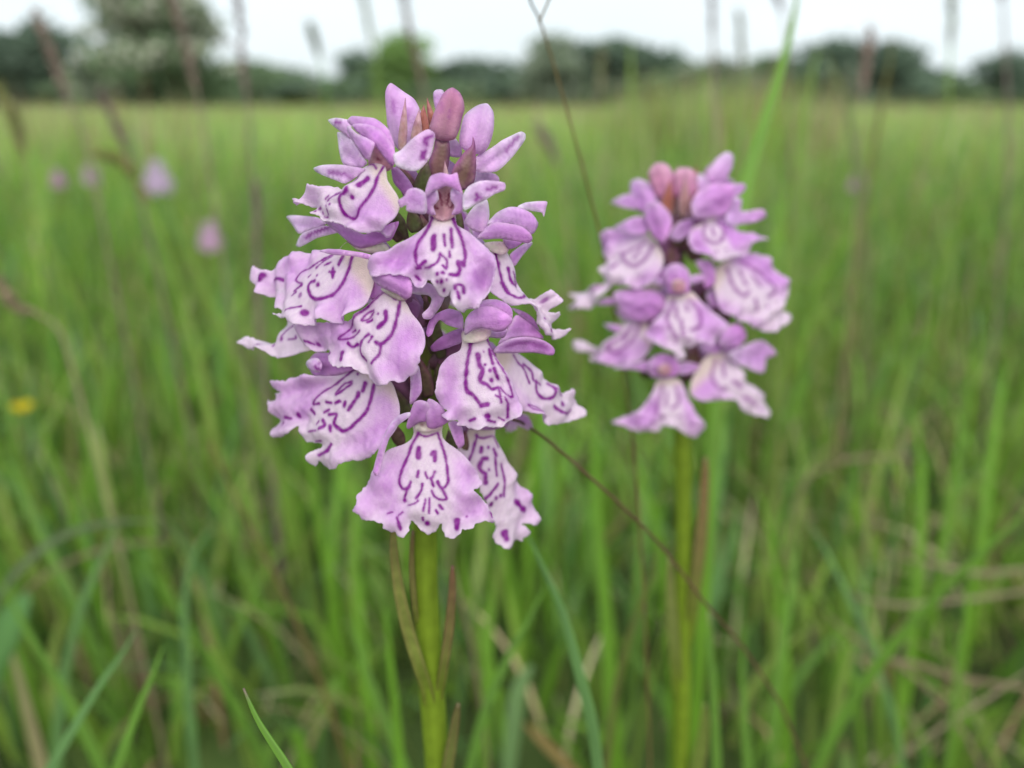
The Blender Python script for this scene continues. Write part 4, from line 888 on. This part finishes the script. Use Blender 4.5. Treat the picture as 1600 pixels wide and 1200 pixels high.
for px, d, wp, c, lab in [
    ([(1246,-25),(1243,10),(1225,90),(1192,200),(1165,290),(1140,420),(1120,600),(1108,800)], .20, 26, G1, 'tall bright green blade leaning past the second orchid up into the sky'),
    ([(825,838),(850,890),(880,960),(905,1050),(925,1130),(936,1210)], .135, 21, G3, 'blue-green blade arching up under the narrow turned-away lowest lip of the sharp orchid'),
    ([(380,1076),(405,1130),(450,1200),(480,1260)], .085, 20, G2, 'short sharp blade with a brown pointed tip'),
    ([(212,985),(185,1030),(150,1080),(80,1200),(60,1240)], .155, 26, G3, 'pale blue-green blade leaning to the right low in the sward'),
    ([(255,1008),(240,1050),(215,1110),(183,1200),(170,1240)], .15, 24, G2, 'mid green blade beside the pale blue-green leaning blade'),
    ([(330,826),(312,850),(295,890),(288,950),(290,1010)], .25, 20, G3, 'pale blade with a nodding tip beside the brown stalk'),
    ([(245,815),(190,815),(130,826),(80,848),(30,890),(0,930)], .27, 17, (.16,.22,.10), 'grey-green blade arching low like a bow'),
    ([(185,815),(165,860),(140,915),(120,970)], .27, 24, G3, 'wide blue-green blade crossing under the bow-shaped blade'),
    ([(190,830),(240,900),(300,985),(350,1070),(400,1160),(430,1220)], .26, 24, G2, 'broad green blade slanting down towards the short brown-tipped blade'),
    ([(0,905),(50,1000),(100,1080),(150,1180)], .24, 26, G2, 'broad green blade slanting down to the base of the blue-green pair'),
    ([(275,350),(300,410),(340,500),(390,620),(430,720)], .36, 17, G4, 'long yellow-green blade slanting just behind the outermost spreading lip of the sharp orchid'),
    ([(470,640),(485,720),(500,820),(520,930)], .34, 26, G1, 'upright bright blade close behind the sharp orchid, just under its ragged-edged lip'),
    ([(560,740),(555,830),(560,950),(575,1100)], .32, 24, G1, 'upright bright blade behind the sharp orchid, beside its lowest lip'),
    ([(930,640),(928,700),(932,800),(945,950),(955,1100)], .26, 32, G1, 'very broad upright green blade between the two orchids'),
    ([(985,680),(1000,740),(1020,800),(1035,880)], .30, 24, G1, 'broad green blade leaning into the stem of the second orchid'),
    ([(1180,760),(1195,800),(1212,880),(1222,960)], .28, 20, G1, 'bright blade just beyond the second orchid, tip leaning away from it'),
    ([(1262,815),(1290,860),(1320,920),(1362,1010)], .24, 12, G3, 'thin blue-green blade crossing the straw beyond the second orchid'),
    ([(1620,780),(1560,840),(1490,905),(1400,1000),(1320,1110),(1275,1200)], .22, 30, G2, 'broad green blade slanting far over the straw on its own'),
    ([(1248,830),(1240,900),(1225,1000),(1212,1100),(1208,1200)], .23, 18, G2, 'slim upright blade rising past the straw patch'),
    ([(1580,560),(1560,640),(1545,740),(1535,830)], .36, 22, G1, 'broad upright blade beyond the slanting blade over the straw'),
    ([(1515,880),(1505,980),(1490,1100),(1480,1200)], .24, 15, G2, 'narrow upright blade crossing the broad slanting blade over the straw'),
    ([(852,915),(825,970),(790,1035),(755,1120),(735,1200)], .17, 18, G2, 'green blade crossing behind the blue-green arching blade'),
    ([(1032,850),(1010,920),(985,990),(962,1080),(950,1180)], .19, 15, (.20,.24,.06), 'olive blade leaning against the foot of the second orchid'),
    ([(1108,955),(1112,1020),(1116,1100),(1120,1200)], .17, 17, G2, 'blade with a pale cut tip right beside the second orchid stem'),
    ([(985,60),(986,110),(985,170),(980,300)], .55, 14, G4, 'pale upright blade reaching the sky between the two orchid heads'),
    ([(1280,70),(1270,110),(1262,180),(1250,300)], .50, 17, G4, 'pale green blade reaching up before the square-topped tree'),
    ([(1288,78),(1305,120),(1325,180),(1345,300)], .48, 18, (.20,.26,.08), 'grey-green blade leaning away before the square-topped tree'),
    ([(1398,50),(1388,110),(1370,200),(1345,380),(1330,520)], .42, 9, (.22,.22,.07), 'thin olive stem rising past the steep-sided tree'),
    ([(600,950),(612,1050),(622,1150),(626,1230)], .19, 22, G1, 'broad blade standing beside the sharp orchid stem on its leaf side'),
    ([(540,960),(570,1040),(600,1120),(640,1220)], .22, 22, G2, 'blade leaning toward the foot of the sharp orchid'),
    ([(770,900),(765,1000),(760,1100),(758,1220)], .25, 22, G1, 'upright blade just beyond the sharp orchid stem'),
    ([(1165,980),(1160,1050),(1165,1140),(1170,1220)], .21, 16, G2, 'short upright blade between the second orchid and the slim upright blade'),
    ([(1430,640),(1440,760),(1435,900),(1420,1050)], .33, 18, G1, 'long upright blade rising out of the straw patch'),
    ([(1500,660),(1490,760),(1470,880)], .40, 22, G1, 'upright blade in the sward behind the straw patch'),
    ([(110,590),(130,680),(160,790),(190,880)], .38, 18, G2, 'upright blade in the sward beyond the bow-shaped blade'),
    ([(60,660),(100,760),(130,850)], .36, 18, G1, 'blade leaning in the sward near the yellow flower'),
    ([(0,690),(30,760),(70,850),(120,950)], .33, 20, G2, 'slanting blade in the sward below the yellow flower'),
]:
    grass_blade(px, d, wp, c, lab, tipc=BR if 'brown pointed' in lab else ((.45,.40,.24) if 'cut tip' in lab else None), group=BG, turn=random.uniform(-.5, .5))

ST1, ST2 = (.46, .38, .24), (.40, .31, .19)
for px, d, wp, c, lab in [
    ([(1375,862),(1450,880),(1530,896),(1620,892),(1680,930)], .33, 13, ST1, 'pale straw leaf lying level just above the broad slanting blade'),
    ([(1325,928),(1400,945),(1500,938),(1620,925),(1690,950)], .31, 11, ST1, 'long pale straw leaf crossing behind the broad slanting blade'),
    ([(1322,1028),(1420,1036),(1500,1060),(1610,1078),(1680,1120)], .29, 14, ST2, 'wide tan straw leaf drooping low under the broad slanting blade'),
    ([(1285,955),(1340,1000),(1420,1050),(1490,1120),(1530,1190)], .29, 10, ST2, 'tan straw leaf slanting down the opposite way to the broad slanting blade'),
    ([(1620,1040),(1560,1080),(1490,1125),(1400,1185)], .28, 9, ST1, 'thin pale straw leaf rising parallel under the broad slanting blade'),
    ([(1440,716),(1380,714),(1310,722),(1260,750),(1240,800)], .45, 12, ST2, 'blurred tan straw leaf arching level beyond the straw patch'),
    ([(1350,700),(1352,760),(1356,830),(1350,900)], .42, 11, ST2, 'upright tan straw leaf standing beyond the straw patch'),
    ([(270,846),(200,850),(120,872),(60,905)], .33, 9, ST2, 'tan straw leaf lying under the bow-shaped grass blade'),
    ([(700,860),(715,920),(735,1000),(750,1090)], .24, 9, (.30,.20,.15), 'dead purplish-brown straw leaf leaning just behind the sharp orchid stem'),
]:
    o = grass_blade(px, d, wp * .62, np.array(c) * .85, lab, group='dead straw leaves one can pick out', turn=random.uniform(-.4, .4), fold=.2)
    o.name = 'straw_leaf'

def stalk_thing(px, d, wpx, c, label, head=None, hw=0, hc=BR, fork=None, group='flowering grass stalks'):
    """thin round stalk, optionally ending in a seed head along its first part"""
    dd = np.interp(np.linspace(0, 1, len(px)), [0, 1], d if isinstance(d, tuple) else (d, d))
    P = np.array([at_depth(x, y, q) for (x, y), q in zip(px, dd)])
    Pf = to_ground(spline(P, 6)); base = Pf[-1] * [1, 1, 0]
    o = empty('grass_stalk', base); tag(o, label, 'grass stalk', group)
    rad = wpx / FPX * dd.mean() / 2
    V, F = tube(Pf, np.linspace(.75, 1.25, len(Pf)) * rad, 6)
    mesh('stalk', V, F, M_GRASS, o, cols=np.tile(c, (len(V), 1)))
    if fork is not None:
        Q = spline(np.array([at_depth(x, y, dd[0]) for x, y in fork]), 5)
        V, F = tube(Q, np.full(len(Q), rad * .7), 6); mesh('side_branch', V, F, M_GRASS, o, cols=np.tile(c, (len(V), 1)))
    if head:
        H = spline(P, 12)[: head]; r_ = np.random.default_rng(int(px[0][0]) + 5)
        w_ = hw / FPX * dd.mean() / 2; V, F, Cc = [], [], []
        T = frames(H)
        m = 110
        for k in range(m):
            q = r_.random(); i = min(int(q * (len(H) - 1)), len(H) - 2); p = H[i] + (H[i + 1] - H[i]) * r_.random()
            a = r_.uniform(0, 6.28); t = -T[i]; u = np.cross(t, [0, 1, .1]); u /= np.linalg.norm(u); v = np.cross(t, u)
            o_ = u * math.cos(a) + v * math.sin(a); env = .35 + .65 * math.sin(min(1, .12 + q * .95) * math.pi) ** .7
            ln = w_ * r_.uniform(1.6, 2.8); wd = w_ * r_.uniform(.3, .55)
            b0 = p + o_ * w_ * .15 * env; ax = t * .85 + o_ * .5 * env; ax /= np.linalg.norm(ax); sd_ = np.cross(ax, o_); sd_ /= np.linalg.norm(sd_)
            s0 = len(V); V += [b0, b0 + ax * ln * .45 + sd_ * wd + o_ * wd * .6, b0 + ax * ln, b0 + ax * ln * .45 - sd_ * wd + o_ * wd * .6, b0 + ax * ln * .45 - o_ * wd * .5]
            F += [[s0, s0 + 1, s0 + 2], [s0, s0 + 2, s0 + 3], [s0, s0 + 4, s0 + 1], [s0 + 4, s0 + 2, s0 + 1], [s0, s0 + 3, s0 + 4], [s0 + 4, s0 + 3, s0 + 2]]
            Cc += [np.array(hc) * r_.uniform(.7, 1.3)] * 5
        mesh('seed_head', np.array(V), F, M_SEED, o, cols=np.array(Cc))
    return o
stalk_thing([(824,-18),(830,5),(848,45),(885,170),(915,280),(940,380),(965,520),(990,700),(1005,900)], (.118, .15), 4.2, (.20,.15,.06), 'thin brown forked stalk rising between the two orchid heads', fork=[(842,36),(851,15),(862,-10)])
stalk_thing([(800,655),(822,664),(870,700),(960,780),(1030,850),(1100,940),(1160,1010),(1220,1100)], (.096, .15), 5.0, (.19,.11,.07), 'thin purple-brown stalk slanting from the sharp orchid lips across the second stem')
stalk_thing([(328,690),(370,780),(415,870),(442,925),(480,1010)], .23, 6, (.20,.15,.05), 'thin brown-tipped stalk slanting down beside the nodding pale blade')
for px, d, wp, c, lab, hd, hw, hc in [
    ([(58,22),(75,70),(100,140),(128,205),(150,300)], .42, 4, BR, 'brown grass head leaning before the dark trees next to the hawthorn', 30, 15, BR),
    ([(160,150),(182,200),(205,255),(225,330)], .46, 4, BR, 'short brown grass head leaning before the foot of the hawthorn', 22, 12, PUR),
    ([(262,-25),(278,30),(300,110),(312,165),(330,280)], .40, 4, BR, 'brown grass head leaning across the blossoming hawthorn', 34, 15, BR),
    ([(368,-20),(376,40),(380,110),(388,175),(395,300)], .38, 4, PUR, 'dark upright grass head with a side twig against the sky gap beside the hawthorn', 34, 12, PUR),
    ([(400,285),(402,350),(400,420),(402,490),(410,600)], .42, 5, BR, 'dark purplish grass head standing low beside the sharp orchid', 34, 12, PUR),
    ([(628,-20),(640,45),(655,110),(665,165),(672,260)], .42, 4, BR, 'brown grass head rising above the buds of the sharp orchid', 32, 13, BR),
    ([(0,140),(18,180),(35,230),(50,275),(70,360)], .40, 4, G4, 'yellow-green grass head leaning at the open side of the meadow', 32, 18, (.30,.30,.12)),
    ([(155,240),(188,252),(215,285),(240,335),(270,420)], .38, 4, G4, 'nodding yellow-green grass head among the far pink orchids', 34, 16, (.30,.28,.10)),
    ([(1112,-15),(1113,40),(1115,95),(1120,250)], .45, 5, BR, 'dark grass head cut by the sky right above the second orchid', 20, 9, PUR),
    ([(1360,50),(1352,100),(1345,165),(1340,300)], .55, 3, TAN, 'pinkish grass head before the steep side of the dark tree', 24, 14, (.34,.24,.20)),
    ([(1488,-20),(1486,40),(1484,100),(1480,260)], .60, 4, G4, 'pale slim grass head over the sky gap beyond the dark trees', 22, 11, (.24,.26,.16)),
    ([(1562,-25),(1566,0),(1568,25),(1575,160)], .50, 4, PUR, 'small dark grass head hanging over the slim upright tree', 16, 12, PUR),
    ([(1208,-20),(1222,20),(1230,80),(1236,220)], .50, 3, BR, 'brown grass stem crossing the tall bright blade near its tip', 14, 9, PUR),
    ([(485,40),(495,75),(505,120),(520,240)], .60, 3, G2, 'faint grey-green grass head over the low hedge bush', 20, 12, (.16,.19,.12)),
    ([(565,-15),(580,60),(590,125),(600,250)], .60, 3, G4, 'faint yellow-green grass stem before the small pointed tree', 16, 9, (.24,.26,.12)),
    ([(1155,20),(1160,90),(1165,160),(1170,300)], .60, 3, G4, 'faint pale grass stem over the scrub above the second orchid', 18, 10, (.24,.24,.14)),
    ([(940,80),(938,130),(936,190),(930,330)], .58, 3, G4, 'pale grass head before the dark copse between the orchid heads', 22, 13, (.24,.24,.14)),
    ([(0,440),(25,478),(60,492),(95,520),(120,600)], .30, 4, TAN, 'pale straw-coloured grass head drooping low among the green blades', 26, 16, (.36,.28,.18)),
    ([(842,200),(862,235),(880,290),(890,380)], .60, 3, TAN, 'pale pinkish grass head low between the orchids', 20, 14, (.36,.29,.24)),
]:
    stalk_thing(px, d, wp, c, lab, hd, hw, hc, fork=[(372, 78), (358, 64), (345, 52)] if 'side twig' in lab else None)

# ------------------------------------------------------------------ distant orchids
# a tall tussock of olive grass a few steps behind the second orchid
def tussock(x, y, d, label, hmax, nb, rad):
    c = at_depth(x, y, d); r_ = np.random.default_rng(int(x)); a = r_.uniform(0, 6.28, nb); rr = rad * np.sqrt(r_.random(nb))
    o = blade_field('grass_tussock', c[0] + rr * np.cos(a), c[1] + rr * np.sin(a), r_.uniform(.5, 1, nb) * hmax, r_.uniform(.004, .009, nb), .14, .55, 5, M_GRASS, label, 'grass tussock', seed=int(x))
    del o['kind']
tussock(1120, 300, 3.2, 'tall olive and tan grass tussock a few steps behind the second orchid', .43, 1200, .42)
tussock(1010, 300, 4.6, 'low tan grass tussock between the two orchid heads far behind', .34, 600, .40)

def far_orchid(x, y, d, label, tint, sz=1.0):
    c = at_depth(x, y, d); r_ = np.random.default_rng(int(x))
    o = empty('spotted_orchid', (c[0], c[1], 0)); tag(o, label, 'orchid', 'far pink orchids in the meadow')
    P = np.array([[c[0] + .004 * math.sin(k), c[1], z] for k, z in enumerate(np.linspace(-.004, c[2] + .02, 6))])
    V, F = tube(P, np.linspace(2.4, 1.2, 6) * 1e-3, 7); mesh('stem', V, F, M_STEM, o, cols=np.tile((.15, .22, .03), (len(V), 1)))
    V, F, Cc = [], [], []
    for k in range(46):
        q = k / 45; a = k * 2.399; h = (q - .5) * .034 * sz; env = .4 + .6 * math.sin(min(1, .25 + q * .8) * math.pi)
        rr = .0125 * sz * env; b = c + np.array([math.cos(a) * rr, math.sin(a) * rr, h])
        out_ = np.array([math.cos(a), math.sin(a), 0]); dn = np.array([0, 0, -1.0]) * .8 + out_ * .6; s_ = np.array([-math.sin(a), math.cos(a), 0])
        ln = .010 * sz * env; wd = .007 * sz * env
        s0 = len(V)
        V += [b, b + dn * ln * .6 + s_ * wd, b + dn * ln + s_ * wd * .4, b + dn * ln * 1.05, b + dn * ln - s_ * wd * .4, b + dn * ln * .6 - s_ * wd, b + np.array([0, 0, .004]) * sz + out_ * .003 + s_ * .003, b + np.array([0, 0, .004]) * sz + out_ * .003 - s_ * .003]
        F += [[s0, s0 + 1, s0 + 2, s0 + 3], [s0, s0 + 3, s0 + 4, s0 + 5], [s0, s0 + 6, s0 + 7]]
        Cc += [np.array(tint) * r_.uniform(.85, 1.15)] * 8
    mesh('flower_spike', np.array(V), F, M_PETAL, o, cols=np.clip(np.array(Cc), 0, .9))
far_orchid(245, 274, 1.02, 'pale lilac orchid spike, palest and fullest of the far orchids in the meadow', (.66, .50, .70), 1.0)
far_orchid(328, 367, .86, 'pink-purple orchid spike standing lowest among the far orchids', (.62, .40, .58), .72)
far_orchid(140, 272, 1.28, 'small pale pink far orchid next to the palest full spike', (.64, .42, .62), .75)
far_orchid(90, 278, 1.25, 'smallest dull pink far orchid at the end of the row of far spikes', (.58, .34, .52), .65)
far_orchid(1340, 284, 1.2, 'lone small purple-pink orchid far beyond the second orchid', (.60, .28, .56), .68)

def yellow_flower(x, y, d, label, sz):
    c = at_depth(x, y, d); o = empty('buttercup', (c[0], c[1], 0)); tag(o, label, 'flower')
    P = np.array([[c[0] + .003 * math.sin(k * 1.3), c[1], z] for k, z in enumerate(np.linspace(-.004, c[2], 6))]); P[-1] = c
    V, F = tube(P, np.full(6, .0008), 6); mesh('stem', V, F, M_STEM, o, cols=np.tile((.12, .2, .03), (len(V), 1)))
    for k in range(5):
        a = k / 5 * 6.2832 + .3; u = np.array([math.cos(a), math.sin(a), 0]); v = np.array([-math.sin(a), math.cos(a), 0]); V = []
        for q, w_, h in [(0, .15, 0), (.35, .55, .12), (.7, .7, .36), (.95, .5, .62), (1.02, .15, .68)]:
            for s_ in (-1, 0, 1): V.append(c + sz * (u * q + v * s_ * w_ * .75 + np.array([0, 0, h + .12 * abs(s_)])))
        F = [[3 * i + j, 3 * i + j + 1, 3 * i + j + 4, 3 * i + j + 3] for i in range(4) for j in range(2)]
        mesh('petal', np.array(V), F, M_PETAL, o, cols=np.tile((.70, .55, .01), (15, 1)))
yellow_flower(36, 644, .50, 'small yellow buttercup in the sward', .0068)
yellow_flower(848, 750, .62, 'tiny greenish-yellow flower deep in the sward between the orchids', .004)

def broad_leaf(px, d, wpx, c, label, cat='leaf'):
    """ribwort-like leaf: wide ribbon to the soil"""
    P = spline(np.array([at_depth(x, y, d) for x, y in px]), 6); P = to_ground(P); n = len(P); t = np.linspace(0, 1, n)
    Wd = wpx / FPX * d * np.sin(np.clip(t * .9 + .06, 0, 1) * math.pi) ** .8
    V, F = ribbon(P, Wd, np.array([.3, -.6, .8]), .2)
    cc = np.tile(np.array(c), (len(V), 1)); cc[1::3] *= 1.25
    o = mesh('meadow_leaf', V, F, M_GRASS, origin=P[-1] * [1, 1, 0], cols=cc); tag(o, label, cat, 'broad leaves low in the sward')
    o.modifiers.new('thickness', 'SOLIDIFY').thickness = .0003
broad_leaf([(45, 930), (20, 970), (-10, 1030)], .27, 50, (.11, .24, .07), 'broad dark bluish leaf under the bow-shaped grass blade')
broad_leaf([(820, 1130), (850, 1160), (900, 1210)], .30, 18, (.30, .22, .07), 'withered orange-brown leaf at the foot between the orchids')
broad_leaf([(830, 1040), (810, 1080), (800, 1150)], .29, 28, (.19, .31, .12), 'dull grey-green leaf behind the sharp orchid stem, low down')
